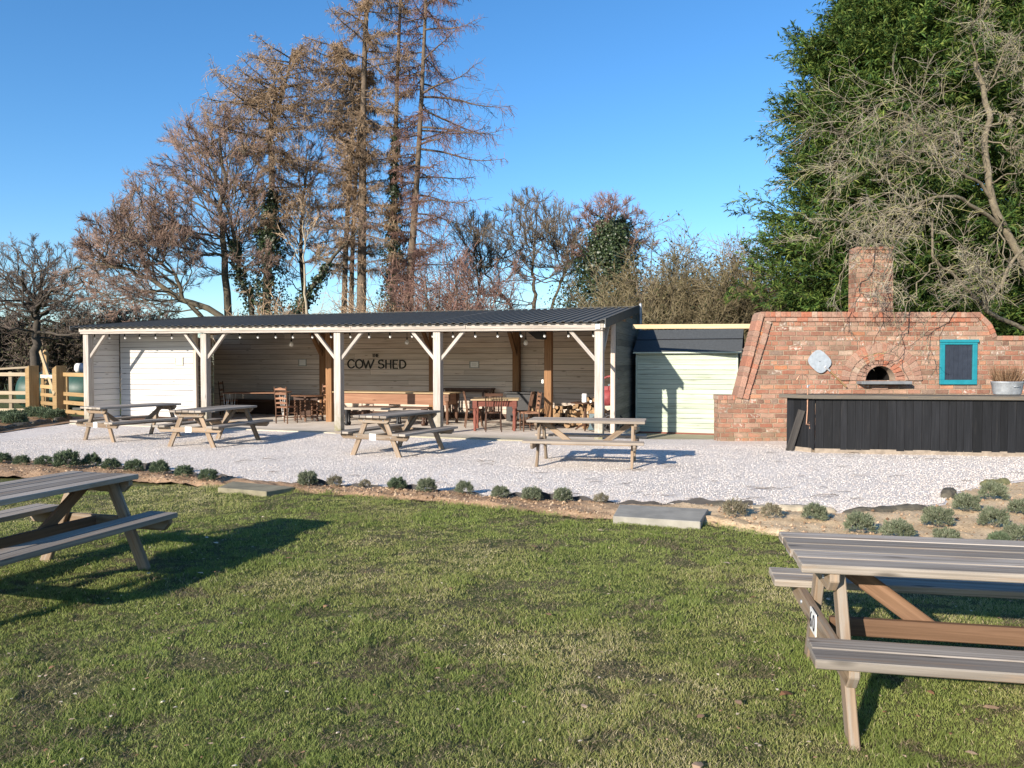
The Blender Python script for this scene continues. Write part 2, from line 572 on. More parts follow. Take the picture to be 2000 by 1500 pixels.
c = t.scalecol(c, t.rng(fn, 0.65, 1.35, 0.3, 0.7))
t.bump(fn, 0.6, 0.01)
M['arch'] = t.done(c)
M['mortar'] = plain("pale_mortar", (0.33, 0.25, 0.19), 0.9, 0.2, 20.0)
# ------------------------------------------------------------------ ground
def world_curve(pts, z=0.0):
    a = np.array([G(x, y, z)[:2] for x, y in pts])
    return a[np.argsort(a[:, 0])]

lawn_edge = world_curve([(-900, 905), (-300, 915), (0, 927), (100, 930), (200, 934), (330, 940), (430, 948), (560, 958), (700, 966), (850, 976), (1000, 994), (1150, 1008), (1210, 1012), (1385, 1021), (1450, 1033), (1530, 1046), (1640, 1090), (1800, 1105), (2000, 1110), (2400, 1120)])
grav_edge = world_curve([(-900, 872), (-300, 884), (0, 895), (100, 903), (200, 912), (330, 924), (430, 935), (560, 947), (700, 955), (850, 962), (950, 971), (1100, 981), (1200, 986), (1400, 988), (1500, 993), (1640, 1001), (1745, 998), (1845, 985), (1855, 968), (1905, 955), (1950, 946), (2000, 940), (2100, 925), (2300, 905)])
def lawn_y(x): return np.interp(x, lawn_edge[:, 0], lawn_edge[:, 1])
def grav_y(x): return np.interp(x, grav_edge[:, 0], grav_edge[:, 1])

def wob(x, y, s, seed=0.0):
    return (np.sin(x * s + 1.3 + seed) * np.cos(y * s * 1.17 + 0.4 + seed) + 0.5 * np.sin(x * s * 2.3 + y * s * 1.9 + seed * 2) + 0.3 * np.cos(x * s * 4.1 - y * s * 3.7 + seed)) / 1.8

def sheet(name, xs, rows, zf, mat, kind="structure", smooth=True):
    """rows(x) -> list of y; a grid with zf(x, y) for height"""
    V = []
    ny = None
    for x in xs:
        ys = rows(x)
        ny = len(ys)
        V += [(x, y, zf(x, y)) for y in ys]
    nx = len(xs)
    idx = np.arange(nx * ny).reshape(nx, ny)
    fs = np.stack([idx[:-1, :-1], idx[1:, :-1], idx[1:, 1:], idx[:-1, 1:]], -1).reshape(-1, 4)
    return tag(np_mesh(name, np.array(V), fs, mat, smooth=smooth), kind=kind)

def vnoise(x, y, s, seed):
    """value noise, numpy"""
    g = np.random.default_rng(seed)
    tb = g.random((256, 256))
    X, Y = x * s + 57.3, y * s + 31.7
    ix, iy = np.floor(X).astype(int), np.floor(Y).astype(int)
    fx, fy = X - ix, Y - iy
    fx, fy = fx * fx * (3 - 2 * fx), fy * fy * (3 - 2 * fy)
    a, b = tb[ix % 256, iy % 256], tb[(ix + 1) % 256, iy % 256]
    c, d = tb[ix % 256, (iy + 1) % 256], tb[(ix + 1) % 256, (iy + 1) % 256]
    return (a * (1 - fx) + b * fx) * (1 - fy) + (c * (1 - fx) + d * fx) * fy
def fbm(x, y, s, seed, o=4):
    t_, a, n_ = 0, 1.0, 0
    for k in range(o):
        t_ = t_ + a * vnoise(x, y, s * 2 ** k, seed + k); n_ += a; a *= .55
    return t_ / n_
def lawn_z(x, y):
    return -0.008 + 0.014 * wob(x, y, 1.6) + 0.034 * (fbm(x, y, 3.2, 77, 2) - .5) + 0.022 * (fbm(x, y, 10.0, 79, 2) - .5)

# lawn and field
t = NT("lawn_ground", 0.95, 0.1)
p = t.coord("Object")
n1 = t.noise(p, 1.3, 6, 0.65)
n2 = t.noise(p, 14.0, 5, 0.7)
n3 = t.noise(p, 0.25, 3, 0.5)
c = t.ramp(n2, [(0.30, (0.050, 0.045, 0.020)), (0.5, (0.085, 0.10, 0.030)), (0.7, (0.14, 0.15, 0.055))])
c = t.mix(t.ramp(n1, [(0.46, 0.0), (0.62, 0.8)]), c, (0.125, 0.10, 0.06))
c = t.mix(t.ramp(n3, [(0.4, 0.0), (0.7, 0.4)]), c, (0.09, 0.13, 0.035))
t.bump(n2, 0.9, 0.03)
M['lawn'] = t.done(c)
sheet("ground", list(np.linspace(-420, 420, 22)), lambda x: list(np.linspace(-60, 700, 20)), lambda x, y: -0.34, M['lawn'])
sheet("lawn", list(np.arange(-30, 16.1, 0.25)), lambda x: list(np.arange(-4, 34, 0.25)), lambda x, y: -0.005 + 0.014 * wob(x, y, 1.6) + H(x, y) - 0.06 * (abs(x) < 9.1 and 1.9 < y < 16), M['lawn'])
gx, gy = np.meshgrid(np.arange(-9.3, 9.31, .07), np.arange(1.7, 10.8, .07), indexing="ij")
gz = lawn_z(gx, gy) - .010 - 0.07 * np.clip((gy - lawn_y(gx) + .04) / .15, 0, 1)
ii = np.arange(gx.size).reshape(gx.shape)
tag(np_mesh("lawn", np.stack([gx, gy, gz], -1).reshape(-1, 3), np.stack([ii[:-1, :-1], ii[1:, :-1], ii[1:, 1:], ii[:-1, 1:]], -1).reshape(-1, 4), M['lawn'], smooth=True), kind="structure")

# bare soil
t = NT("bare_soil", 0.95, 0.1)
p = t.coord("Object")
n1 = t.noise(p, 3.0, 6, 0.65)
n2 = t.noise(p, 45.0, 5, 0.7)
sepx = t.n("ShaderNodeSeparateXYZ")
t.put(sepx.inputs[0], p)
side = t.rng(sepx.outputs[0], 0.0, 1.0, 0.5, 2.6)
cl = t.ramp(n1, [(0.3, (0.23, 0.145, 0.085)), (0.7, (0.42, 0.28, 0.175))])
cr = t.ramp(n1, [(0.3, (0.50, 0.355, 0.205)), (0.7, (0.70, 0.535, 0.34))])
c = t.mix(side, cl, cr)
c = t.scalecol(c, t.rng(n2, 0.6, 1.35, 0.3, 0.7))
t.bump(t.math('ADD', n1, t.math('MULTIPLY', n2, 0.5)), 0.6, 0.02)
M['soil'] = t.done(c)
def soil_rows(x):
    a, b = float(lawn_y(x)) - 0.05, float(grav_y(x)) + 0.10
    return list(np.linspace(a, b, 20))
def soil_z(x, y):
    a, b = float(lawn_y(x)) - 0.05, float(grav_y(x)) + 0.10
    k = (y - a) / (b - a)
    return -0.015 + 0.045 * ss(k / 0.15) * (1 - 0.8 * ss((k - 0.8) / 0.2)) + 0.02 * float(wob(x, y, 5.0, 2.0)) + 0.014 * float(wob(x, y, 13.0, 1.0)) + 0.010 * float(wob(x, y, 31.0, 3.0))
sheet("soil", list(np.arange(-13.5, 10.5, 0.05)), soil_rows, soil_z, M['soil'])
sheet("fence_border_soil", list(np.linspace(-22, -12.4, 24)), lambda x: list(np.linspace(18.2 + max(0, -12.9 - x) * 0.25, 24.0, 16)), lambda x, y: 0.03 + 0.02 * float(wob(x, y, 3.0)), M['soil'])

# crumbs and clods of the bed
def clods():
    n = 9000
    x = RNG.random(n) * 17.5 - 9.0
    a_, b_ = lawn_y(x) - .02, grav_y(x) + .05
    y = a_ + (b_ - a_) * RNG.random(n)
    gs, ge = G(1190, 1000)[0], G(1392, 1000)[0]
    ls, le = G(420, 950)[0], G(580, 950)[0]
    k = ~(((x > gs) & (x < ge)) | ((x > ls) & (x < le)))
    x, y = x[k], y[k]
    n = len(x)
    s = .005 + .020 * RNG.random(n) ** 3
    o = np.array([(1, 0, 0), (0, 1, 0), (-1, 0, 0), (0, -1, 0), (0, 0, .8), (0, 0, -.7)])
    P = o[None] * (s[:, None] * (.7 + .6 * RNG.random((n, 3))))[:, None, :] + RNG.normal(0, .0015, (n, 6, 3))
    z = np.array([soil_z(float(q), float(r)) for q, r in zip(x, y)])
    P += np.stack([x, y, z], 1)[:, None, :]
    tri = np.array([(0, 1, 4), (1, 2, 4), (2, 3, 4), (3, 0, 4), (1, 0, 5), (2, 1, 5), (3, 2, 5), (0, 3, 5)])
    return P.reshape(-1, 3), (np.arange(n)[:, None, None] * 6 + tri[None]).reshape(-1, 3)
V, T = clods()
tag(np_mesh("soil_clods", V, T, island("soil_clod", [(0.14, 0.085, 0.05), (0.24, 0.155, 0.095), (0.36, 0.25, 0.16), (0.48, 0.36, 0.24)], .95)), "crumbs and small clods of bare soil along the planted strip", "soil", kind="stuff")

# gravel
t = NT("white_gravel", 0.9, 0.2)
p = t.coord("Object")
cell = t.voro(p, 66.0, out="Color")
dist = t.voro(p, 66.0)
sx = t.n("ShaderNodeSeparateColor")
t.put(sx.inputs[0], cell)
c = t.ramp(sx.outputs[0], [(0.0, (0.32, 0.255, 0.22)), (0.05, (0.62, 0.55, 0.485)), (0.5, (0.75, 0.68, 0.61)), (0.85, (0.79, 0.73, 0.66)), (1.0, (0.84, 0.80, 0.74))])
c = t.mix(t.ramp(dist, [(0.48, 0.0), (0.78, 0.5)]), c, (0.32, 0.265, 0.235))
big = t.noise(p, 0.6, 5, 0.6)
c = t.scalecol(c, t.rng(big, 0.94, 1.12, 0.3, 0.7))
sp_ = t.noise(p, 9.0, 6, 0.75)
c = t.mix(t.ramp(sp_, [(0.66, 0.0), (0.72, 0.55)]), c, (0.17, 0.14, 0.12))
hgt = t.math('SUBTRACT', t.math('MULTIPLY', sx.outputs[1], 0.5), dist)
t.bump(hgt, 0.7, 0.009)
M['gravel'] = t.done(c)
sheet("gravel", list(np.arange(-13.2, 14.0, 0.15)), lambda x: list(np.concatenate([np.linspace(float(grav_y(x)) - 0.02, float(grav_y(x)) + 2.4, 18), np.linspace(float(grav_y(x)) + 2.8, 24.5, 22)])),
      lambda x, y: 0.012 + H(x, y) + 0.010 * float(wob(x, y, 2.1, 4.0)) - 0.02 * (y < float(grav_y(x)) + 0.01), M['gravel'])

# concrete floor of the shed and its apron, and the strip before the cream shed
t = NT("pale_concrete", 0.85, 0.25)
p = t.coord("Object")
n1 = t.noise(p, 1.6, 6, 0.65)
n2 = t.noise(p, 40.0, 4, 0.6)
c = t.ramp(n1, [(0.3, (0.56, 0.495, 0.425)), (0.7, (0.74, 0.67, 0.585))])
se = t.n("ShaderNodeSeparateXYZ")
t.put(se.inputs[0], p)
edge = t.rng(se.outputs[1], 1.0, 0.0, -0.75, 0.35)
c = t.mix(t.math('MULTIPLY', edge, 0.75), c, (0.22, 0.20, 0.12))
c = t.scalecol(c, t.rng(n2, 0.85, 1.12, 0.3, 0.7))
t.bump(n2, 0.25, 0.004)
M['concrete'] = t.done(c)
mb = MB()
pl = [(-14.9, -0.35), (-7.9, -0.42), (-2.3, -0.84), (0.25, -0.62), (0.32, 5.1), (-14.9, 5.1)]
mb.prism(pl, (0, 0, 0.038), (1, 0, 0), (0, 1, 0), (0, 0, -0.12))
tag(mb.build("concrete_floor", M['concrete'], loc=SO, rot=(0, 0, STH)), kind="structure")
mb = MB()
a = G(1236, 861, -0.03); b = G(1405, 866, -0.06)
mb.prism([(2.2, 17.2), (4.6, 16.65), (6.4, 18.6), (5.4, 20.1), (2.9, 20.9)], (0, 0, -0.13), (1, 0, 0), (0, 1, 0), (0, 0, -0.12))
M['path'] = plain("mossy_concrete", (0.30, 0.275, 0.19), 0.9, 0.25, 3.0)
tag(mb.build("concrete_path", M['path']), kind="structure")

# stepping slabs
def slab(px, label, mat, z=0.05):
    pts = [G(x, y, z) for x, y in px]
    c = sum(pts, Vector()) / len(pts)
    th = thing("stone_slab", label, "paving slab", (c.x, c.y, 0), 0, "stone slabs crossing the planted strip")
    mb = MB()
    loc = [(q.x - c.x, q.y - c.y) for q in pts]
    mb.prism(loc, (0, 0, z), (1, 0, 0), (0, 1, 0), (0, 0, -0.10))
    mb.build("slab", mat, th, bevel=0.008)
slab([(1197, 1008), (1368, 1019), (1384, 994), (1210, 985)], "smooth grey stone slab laid between gravel and lawn, beside the sandy bed", M['paving'], 0.065)
slab([(425, 952), (520, 960), (575, 951), (455, 940)], "mossy brown stone slab laid level between gravel and lawn", M['old_paving'], 0.055)

# grass blades: greens, straw and brown mossy patches, all in the blades themselves
def grass():
    n = 900000
    y = 2.35 + (RNG.random(n) ** 1.35) * 8.4
    x = (RNG.random(n) * 2 - 1) * (0.74 * y + 0.9)
    keep = y < lawn_y(x) + RNG.normal(0, 0.035, n)
    x, y = x[keep], y[keep]
    n = len(x)
    moss = np.clip((fbm(x, y * 1.6, 1.9, 5) - 0.60) / 0.10, 0, 1) * np.clip((fbm(x, y, 9.0, 25, 3) - 0.30) / 0.25, 0, 1)
    moss = np.maximum(moss, .85 * np.clip((fbm(x, y * 1.4, 5.5, 91, 3) - 0.61) / 0.08, 0, 1))
    dry = np.clip((fbm(x, y, 0.9, 41) - 0.46) / 0.22, 0, 1)
    lush = np.clip((fbm(x, y, 2.6, 61) - 0.52) / 0.18, 0, 1)
    keep = RNG.random(n) < 1.0 - 0.45 * moss
    x, y, moss, dry, lush = (q[keep] for q in (x, y, moss, dry, lush))
    n = len(x)
    h = (0.010 + 0.015 * RNG.random(n)) * (0.85 + 0.75 * lush - 0.35 * moss)
    edge = np.exp(-((lawn_y(x) - y) / 0.12) ** 2)
    h = h * (1 + 1.1 * edge)
    wd = (0.0009 + 0.0010 * RNG.random(n)) * (0.75 + 0.10 * y)
    az = RNG.random(n) * 2 * np.pi
    la = RNG.random(n) * 2 * np.pi
    ln = (0.35 + 1.0 * RNG.random(n)) * h * (1 + 1.2 * moss)
    z0 = lawn_z(x, y) - .004
    b = np.stack([x, y, z0], 1)
    s = np.stack([np.cos(az) * wd, np.sin(az) * wd, np.zeros(n)], 1)
    m = b + np.stack([np.cos(la) * ln * 0.35, np.sin(la) * ln * 0.35, h * 0.62], 1)
    tp = b + np.stack([np.cos(la) * ln, np.sin(la) * ln, h], 1)
    V = np.stack([b - s, b + s, m - s * 0.7, m + s * 0.7, tp], 1).reshape(-1, 3)
    i = np.arange(n)[:, None] * 5
    T = np.concatenate([i + [[0, 1, 3]], i + [[0, 3, 2]], i + [[2, 3, 4]]], 1).reshape(-1, 3)
    # one tone per blade: 0 to .5 green (lush to dry), .5 to 1 moss and thatch
    r = RNG.random(n)
    tone = np.where(r < moss * .9, 0.62 + 0.38 * RNG.random(n), np.clip(0.04 + 0.28 * RNG.random(n) + 0.22 * dry - 0.10 * lush, 0, .5))
    tone = np.where(RNG.random(n) < 0.03 + 0.08 * dry, 0.47 + .06 * RNG.random(n), tone)
    return V, T, np.repeat(tone, 3)
t = NT("grass_blades", 0.6, 0.25)
p = t.coord("Object")
c = t.ramp(t.attr(), [(0.0, (0.165, 0.220, 0.050)), (0.18, (0.222, 0.262, 0.070)), (0.32, (0.275, 0.285, 0.092)), (0.44, (0.345, 0.315, 0.130)), (0.50, (0.52, 0.45, 0.27)), (0.56, (0.36, 0.28, 0.16)), (0.66, (0.105, 0.088, 0.052)), (0.82, (0.165, 0.132, 0.082)), (1.0, (0.29, 0.23, 0.145))])
c = t.scalecol(c, t.rng(t.noise(p, 0.8, 4, 0.6), 0.86, 1.14, 0.3, 0.7))
t.put(t.b.inputs["Base Color"], c)
tr = t.n("ShaderNodeBsdfTranslucent")
t.put(tr.inputs[0], c)
mx = t.n("ShaderNodeMixShader")
mx.inputs[0].default_value = 0.25
t.t.links.new(t.b.outputs[0], mx.inputs[1]); t.t.links.new(tr.outputs[0], mx.inputs[2]); t.t.links.new(mx.outputs[0], t.t.nodes["Material Output"].inputs[0])
M['grass'] = t.m
V, T, TN = grass()
tag(np_mesh("grass", V, T, M['grass'], tint=TN), "short mown winter grass with brown mossy patches", "grass", kind="stuff")

# litter on the ground: fallen leaves on the lawn, twigs on the gravel, loose stones
def leaves():
    n = 1100
    y = 2.6 + RNG.random(n) ** 1.1 * 6.5
    x = (RNG.random(n) * 2 - 1) * (0.72 * y + 0.3)
    k = y < lawn_y(x)
    x, y = x[k], y[k]
    n = len(x)
    zl = lawn_z(x, y) + .022
    big = RNG.random(n) < 0.05
    s = np.where(big, 0.020 + 0.020 * RNG.random(n), 0.005 + 0.009 * RNG.random(n))
    a = RNG.random(n) * 6.28
    V, Q = [], []
    for i in range(n):
        ca, sa = math.cos(a[i]), math.sin(a[i])
        z = zl[i] + 0.006 * random.random()
        cup = random.uniform(0.1, 0.6)
        out = [(-1, 0, 0), (-.35, -.55, cup), (.45, -.5, cup * .6), (1.1, 0, .1), (.45, .5, cup * .8), (-.35, .55, cup)]
        b = len(V)
        for (u, v, q) in out:
            V.append((x[i] + (u * ca - v * sa) * s[i], y[i] + (u * sa + v * ca) * s[i], z + q * s[i] * 0.7))
        Q += [(b, b + 1, b + 5), (b + 1, b + 2, b + 4), (b + 1, b + 4, b + 5), (b + 2, b + 3, b + 4)]
    return V, Q
V, Q = leaves()
tag(np_mesh("fallen_leaves", V, Q, island("dry_leaf", [(0.16, 0.08, 0.04), (0.34, 0.20, 0.11), (0.50, 0.37, 0.25), (0.62, 0.54, 0.41)])), "dry brown leaves scattered over the lawn", "leaves", kind="stuff")

def stones():
    n = 90000
    x = RNG.random(n) * 22 - 11.0
    y = grav_y(x) + 0.02 + RNG.random(n) ** 1.5 * 7.0
    k = (np.abs(x) < 0.72 * y + 0.5) & (y < 16.4 - np.where(x < 1.5, 0.3 * (x - 1.9), 0) - 0.4)
    x, y = x[k], y[k]
    n = len(x)
    s = 0.0045 + 0.0055 * RNG.random(n)
    o = np.array([(1, 0, 0), (0, 1, 0), (-1, 0, 0), (0, -1, 0), (0, 0, 0.8), (0, 0, -0.7)])
    rz = RNG.random(n) * 6.28
    sc3 = np.stack([s * (0.8 + 0.6 * RNG.random(n)), s * (0.7 + 0.5 * RNG.random(n)), s * (0.6 + 0.5 * RNG.random(n))], 1)
    P = o[None] * sc3[:, None, :]
    P = P + RNG.normal(0, 0.0012, P.shape)
    ca, sa = np.cos(rz)[:, None], np.sin(rz)[:, None]
    X = P[:, :, 0] * ca - P[:, :, 1] * sa + x[:, None]
    Y = P[:, :, 0] * sa + P[:, :, 1] * ca + y[:, None]
    Z = P[:, :, 2] + (0.016 + 0.010 * wob(x, y, 2.1, 4.0))[:, None]
    V = np.stack([X, Y, Z], 2).reshape(-1, 3)
    tri = np.array([(0, 1, 4), (1, 2, 4), (2, 3, 4), (3, 0, 4), (1, 0, 5), (2, 1, 5), (3, 2, 5), (0, 3, 5)])
    T = (np.arange(n)[:, None, None] * 6 + tri[None]).reshape(-1, 3)
    return V, T
V, T = stones()
tag(np_mesh("gravel_stones", V, T, island("loose_gravel_stone", [(0.36, 0.30, 0.265), (0.54, 0.48, 0.43), (0.63, 0.57, 0.51), (0.69, 0.63, 0.57), (0.76, 0.71, 0.65)], 0.85, 0.95, 1.05)), "loose white stones lying on the gravel", "gravel", kind="stuff")

mb = MB()
for i in range(70):
    px, py = random.uniform(900, 2000), random.uniform(885, 985)
    if i < 12: px = random.uniform(250, 900)
    p = G(px, py, 0.02)
    if p.y < float(grav_y(p.x)) + 0.1: continue
    a = random.uniform(-0.5, 0.5) + (math.pi if random.random() < .5 else 0)
    L = random.uniform(0.06, 0.32)
    q = [p + Vector((math.cos(a) * L * k, math.sin(a) * L * k + 0.03 * math.sin(k * 5 + i), 0.012 + 0.008 * math.sin(3 * k))) for k in (0, .3, .6, 1)]
    mb.tube(q, [.004, .0035, .003, .002], 4)
    if random.random() < 0.5:
        a += random.choice((-.7, .7))
        mb.tube([q[1], q[1] + Vector((math.cos(a) * L * .35, math.sin(a) * L * .35, 0.005))], [.003, .002], 4)
tag(mb.build("fallen_twigs", plain("dry_twig", (0.10, 0.075, 0.055), 0.9)), "thin dry twigs scattered over the white gravel", "twigs", kind="stuff")
# ------------------------------------------------------------------ cow shed
shed = thing("cow_shed", "long open-fronted timber shed with whitewashed walls and a dark corrugated lean-to roof", "shed", SO, STH)
POST_U = [0.0, -3.865, -6.536, -10.55, -14.56]
def eave(u): return 2.41 + 0.0065 * -u            # underside of the front beam
def roof_z(u, v):                                 # top of the roof plane
    return eave(u) + 0.185 + (3.27 - eave(u) - 0.185) * (v + 0.30) / 5.42
VB = 5.02                                         # back wall

def planks(mb, a, b, z0, z1, n, thick, gap=0.011, seg=3.2, nrm=None):
    """horizontal boards between plan points a and b"""
    a, b = Vector((*a, 0)), Vector((*b, 0))
    d = (b - a)
    L = d.length
    d.normalize()
    h = (z1 - z0) / n
    for i in range(n):
        s = 0.0
        first = True
        while s < L - 1e-3:
            e = min(L, s + (random.uniform(0.3, 1.0) * seg if first else seg))
            first = False
            if L - e < 0.4: e = L
            z = z0 + h * (i + 0.5) + random.uniform(-0.0015, 0.0015)
            p, q = a + d * (s + 0.002), a + d * (e - 0.002)
            p.z = q.z = z
            off = Vector((-d.y, d.x, 0)) * random.uniform(-0.002, 0.002)
            mb.beam(p + off, q + off, thick, h - gap)
            s = e

# walls
mb = MB()
planks(mb, (-14.5, VB), (-0.04, VB), 0.16, 3.16, 18, 0.03)
mb.build("back_wall", M['white_board'], shed)
mb = MB(); mb.beam((-14.5, VB + .03, 1.62), (-0.04, VB + .03, 1.62), 0.012, 3.1); mb.build("wall_lining", M['black'], shed)
mb = MB(); mb.beam((-14.4, VB - 0.045, 0.11), (-0.1, VB - 0.045, 0.11), 0.05, 0.15); mb.build("skirting", M['dark_wood'], shed)
mb = MB()
planks(mb, (-14.52, 0.10), (-14.52, 1.02), 0.16, eave(-14.5) + 0.05, 15, 0.03)
mb.build("alcove_side_wall", M['alcove_board'], shed)
mb = MB()
planks(mb, (-14.52, 1.12), (-14.52, VB - .02), 0.16, 2.55, 15, 0.03)
mb.build("end_wall", M['white_board'], shed)
mb = MB()
planks(mb, (-14.48, 1.05), (-11.86, 1.05), 0.16, 2.62, 16, 0.028, 0.011, 3.4)
mb.build("alcove_wall", M['alcove_board'], shed)
mb = MB(); mb.beam((-14.48, 1.09, 1.38), (-11.86, 1.09, 1.38), 0.02, 2.4); mb.build("alcove_lining", M['black'], shed)
mb = MB()
mb.beam((-11.80, 1.06, 0.05), (-11.80, 1.06, 2.60), 0.10, 0.09, up=(0, 1, 0))
mb.build("alcove_post", M['white_board'], shed)
mb = MB(); mb.beam((-14.45, 1.03, 0.10), (-11.87, 1.03, 0.10), 0.03, 0.14); mb.build("alcove_skirting", M['dark_wood'], shed)
# outer cladding of the end towards the brick oven, weathered, its shade put into the dark colour
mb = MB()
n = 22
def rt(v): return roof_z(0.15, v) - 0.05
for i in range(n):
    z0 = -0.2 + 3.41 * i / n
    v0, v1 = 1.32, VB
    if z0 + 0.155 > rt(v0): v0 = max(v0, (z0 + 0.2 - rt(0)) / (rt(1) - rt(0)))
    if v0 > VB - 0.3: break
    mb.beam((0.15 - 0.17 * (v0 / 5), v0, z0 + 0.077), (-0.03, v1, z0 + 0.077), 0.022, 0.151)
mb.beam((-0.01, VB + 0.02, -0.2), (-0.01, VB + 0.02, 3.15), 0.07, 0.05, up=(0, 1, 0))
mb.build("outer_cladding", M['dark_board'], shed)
mb = MB()
planks(mb, (0.06, 1.32), (-0.07, VB), 0.16, 2.5, 15, 0.02)
mb.build("inner_lining", M['white_board'], shed)

# posts
def post(u, v, z0, z1, w, mat, name="post", d=None):
    mb = MB()
    mb.beam((u, v, z0), (u, v, z1), w, d or w, up=(0, 1, 0))
    return mb.build(name, mat, shed, bevel=0.008)
for u in POST_U:
    post(u, 0.0, -0.02, eave(u), 0.185, M['white_post'])
post(0.06, 1.22, -0.06, rt(1.22), 0.105, M['white_board'])
for px in (645, 1071.5):
    uu, vv = SF(px, 700, 0)
    u0, _ = SP(px, 760, 2.45)
    post(u0, 2.45, 0.0, roof_z(u0, 2.45) - 0.12, 0.19, M['brown_post'], "inner_post")
REAR = [SP(px, 700, 4.72)[0] for px in (627, 842, 1006)]
for u in REAR:
    post(u, 4.86, 0.0, roof_z(u, 4.8) - 0.1, 0.20, M['brown_post'], "rear_post")
    mb = MB()
    mb.beam((u, 4.75, 1.95), (u, 3.95, roof_z(u, 3.95) - 0.24), 0.09, 0.10, up=(1, 0, 0))
    mb.build("rear_brace", M['brown_post'], shed)
# rafters from front posts to rear posts
for uf, ur in zip((-10.55, -6.536, -3.865), REAR):
    mb = MB()
    mb.beam((uf, 0.05, roof_z(uf, 0.05) - 0.17), (ur, 4.9, roof_z(ur, 4.9) - 0.17), 0.14, 0.19)
    mb.build("rafter", M['brown_post'], shed)
for v in (0.9, 1.7, 2.45, 3.3, 4.1, 4.7):
    mb = MB(); mb.beam((-14.5, v, roof_z(-14.5, v) - 0.085), (0.08 - .034 * v, v, roof_z(0.12, v) - 0.085), 0.05, 0.07)
    mb.build("purlin", M['brown_post'], shed)
# knee braces
for i, u in enumerate(POST_U):
    for s in (-1, 1):
        if (i == 0 and s > 0) or (i == 4 and s < 0): continue
        mb = MB()
        mb.beam((u + s * 0.06, 0.0, eave(u) - 0.66), (u + s * 0.66, 0.0, eave(u) + 0.02), 0.075, 0.085, up=(0, 1, 0))
        mb.build("brace", M['white_post'], shed, bevel=0.005)
for u in (0.0,):
    mb = MB(); mb.beam((u + .02, 0.07, eave(0) - 0.62), (u + .03, 0.78, roof_z(0, .78) - 0.16), 0.075, 0.07, up=(1, 0, 0)); mb.build("brace", M['white_post'], shed)
# front beam and lip
joints = [0.13, -3.1, -6.1, -9.9, -14.72]
for a, b in zip(joints[:-1], joints[1:]):
    mb = MB()
    mb.beam((a - 0.004, -0.145, eave(a) + 0.120), (b + 0.004, -0.145, eave(b) + 0.120), 0.045, 0.115)
    mb.build("fascia", M['white_post'], shed, bevel=0.004)
mb = MB(); mb.beam((0.10, -0.10, eave(0) + 0.04), (-14.70, -0.10, eave(-14.7) + 0.04), 0.09, 0.062); mb.build("eaves_beam", M['white_post'], shed, bevel=0.004)
mb = MB(); mb.beam((0.09, 0.03, eave(0) + 0.10), (-14.66, 0.03, eave(-14.66) + 0.10), 0.15, 0.17); mb.build("wall_plate", M['white_post'], shed)
mb = MB(); mb.box((0.165, -0.14, eave(0) + 0.12), (0.05, 0.09, 0.10)); mb.build("corner_block", M['white_paint'], shed)
mb = MB(); mb.box((0.0, -0.178, eave(0) + 0.10), (0.10, 0.02, 0.12)); mb.build("joint_plate", M['white_paint'], shed)

# roof: trapezoidal sheets running down to the front
def roof():
    per = 0.2
    prof = [(0.0, 0.0), (0.052, 0.0), (0.066, 0.022), (0.134, 0.022), (0.148, 0.0)]
    us = []
    u = -14.85
    while u < 0.12:
        for dx, dz in prof:
            us.append((u + dx, dz))
        u += per
    us.append((u, 0.0))
    vs = [-0.30, 0.6, 1.6, 2.7, 3.8, 5.12]
    V = []
    for k, v in enumerate(vs):
        sh = -0.17 * (v + 0.3) / 5.4
        for (a, dz) in us:
            a2 = a + (sh if a > -4 else 0.0)
            V.append((a2, v, roof_z(a2, v) + dz))
    nu = len(us)
    ix = np.arange(len(vs) * nu).reshape(len(vs), nu)
    top = np.stack([ix[:-1, :-1], ix[:-1, 1:], ix[1:, 1:], ix[1:, :-1]], -1).reshape(-1, 4)
    off = len(V)
    V2 = [(x, y, z - 0.006) for x, y, z in V]
    bot = top[:, ::-1] + off
    rim = []
    for row in (0, len(vs) - 1):
        for k in range(nu - 1):
            a, b = ix[row, k], ix[row, k + 1]
            rim.append((a, a + off, b + off, b) if row == 0 else (b, b + off, a + off, a))
    return np.array(V + V2), np.concatenate([top, bot, np.array(rim)])
V, Q = roof()
np_mesh("roof", V, Q, M['roof_metal'], shed, tint=np.full(len(Q), 0.5))
mb = MB()
mb.beam((0.19, -0.31, roof_z(.2, -.31) - 0.03), (0.03, 5.13, roof_z(.3, 5.13) - 0.03), 0.02, 0.21)
mb.beam((0.14, -0.31, roof_z(.2, -.31) + 0.045), (-0.02, 5.13, roof_z(.3, 5.13) + 0.045), 0.13, 0.012)
mb.build("verge_flashing", M['roof_metal'], shed)
mb = MB()
mb.beam((-14.88, -0.31, roof_z(-14.9, -.31) - 0.02), (-14.88, 5.13, roof_z(-14.9, 5.13) - 0.02), 0.02, 0.12)
mb.build("verge_flashing", M['roof_metal'], shed)
mb = MB(); mb.beam((-14.86, 5.14, roof_z(-14.9, 5.13) + 0.03), (0.01, 5.14, roof_z(0.3, 5.13) + 0.03), 0.10, 0.012); mb.build("ridge_flashing", M['roof_metal'], shed)
mb = MB()
k = [(-14.8, -0.06), (0.14, -0.06), (-0.1, 5.0), (-14.8, 5.0)]
vs = [(a, b, roof_z(a, b) - 0.045) for a, b in k]
mb.add(vs + [(x, y, z + .012) for x, y, z in vs], [(3, 2, 1, 0), (4, 5, 6, 7)], [[(0, 0), (15, 0), (15, 5), (0, 5)][::-1], [(0, 0), (15, 0), (15, 5), (0, 5)]])
mb.build("ceiling_lining", M['ceiling'], shed)
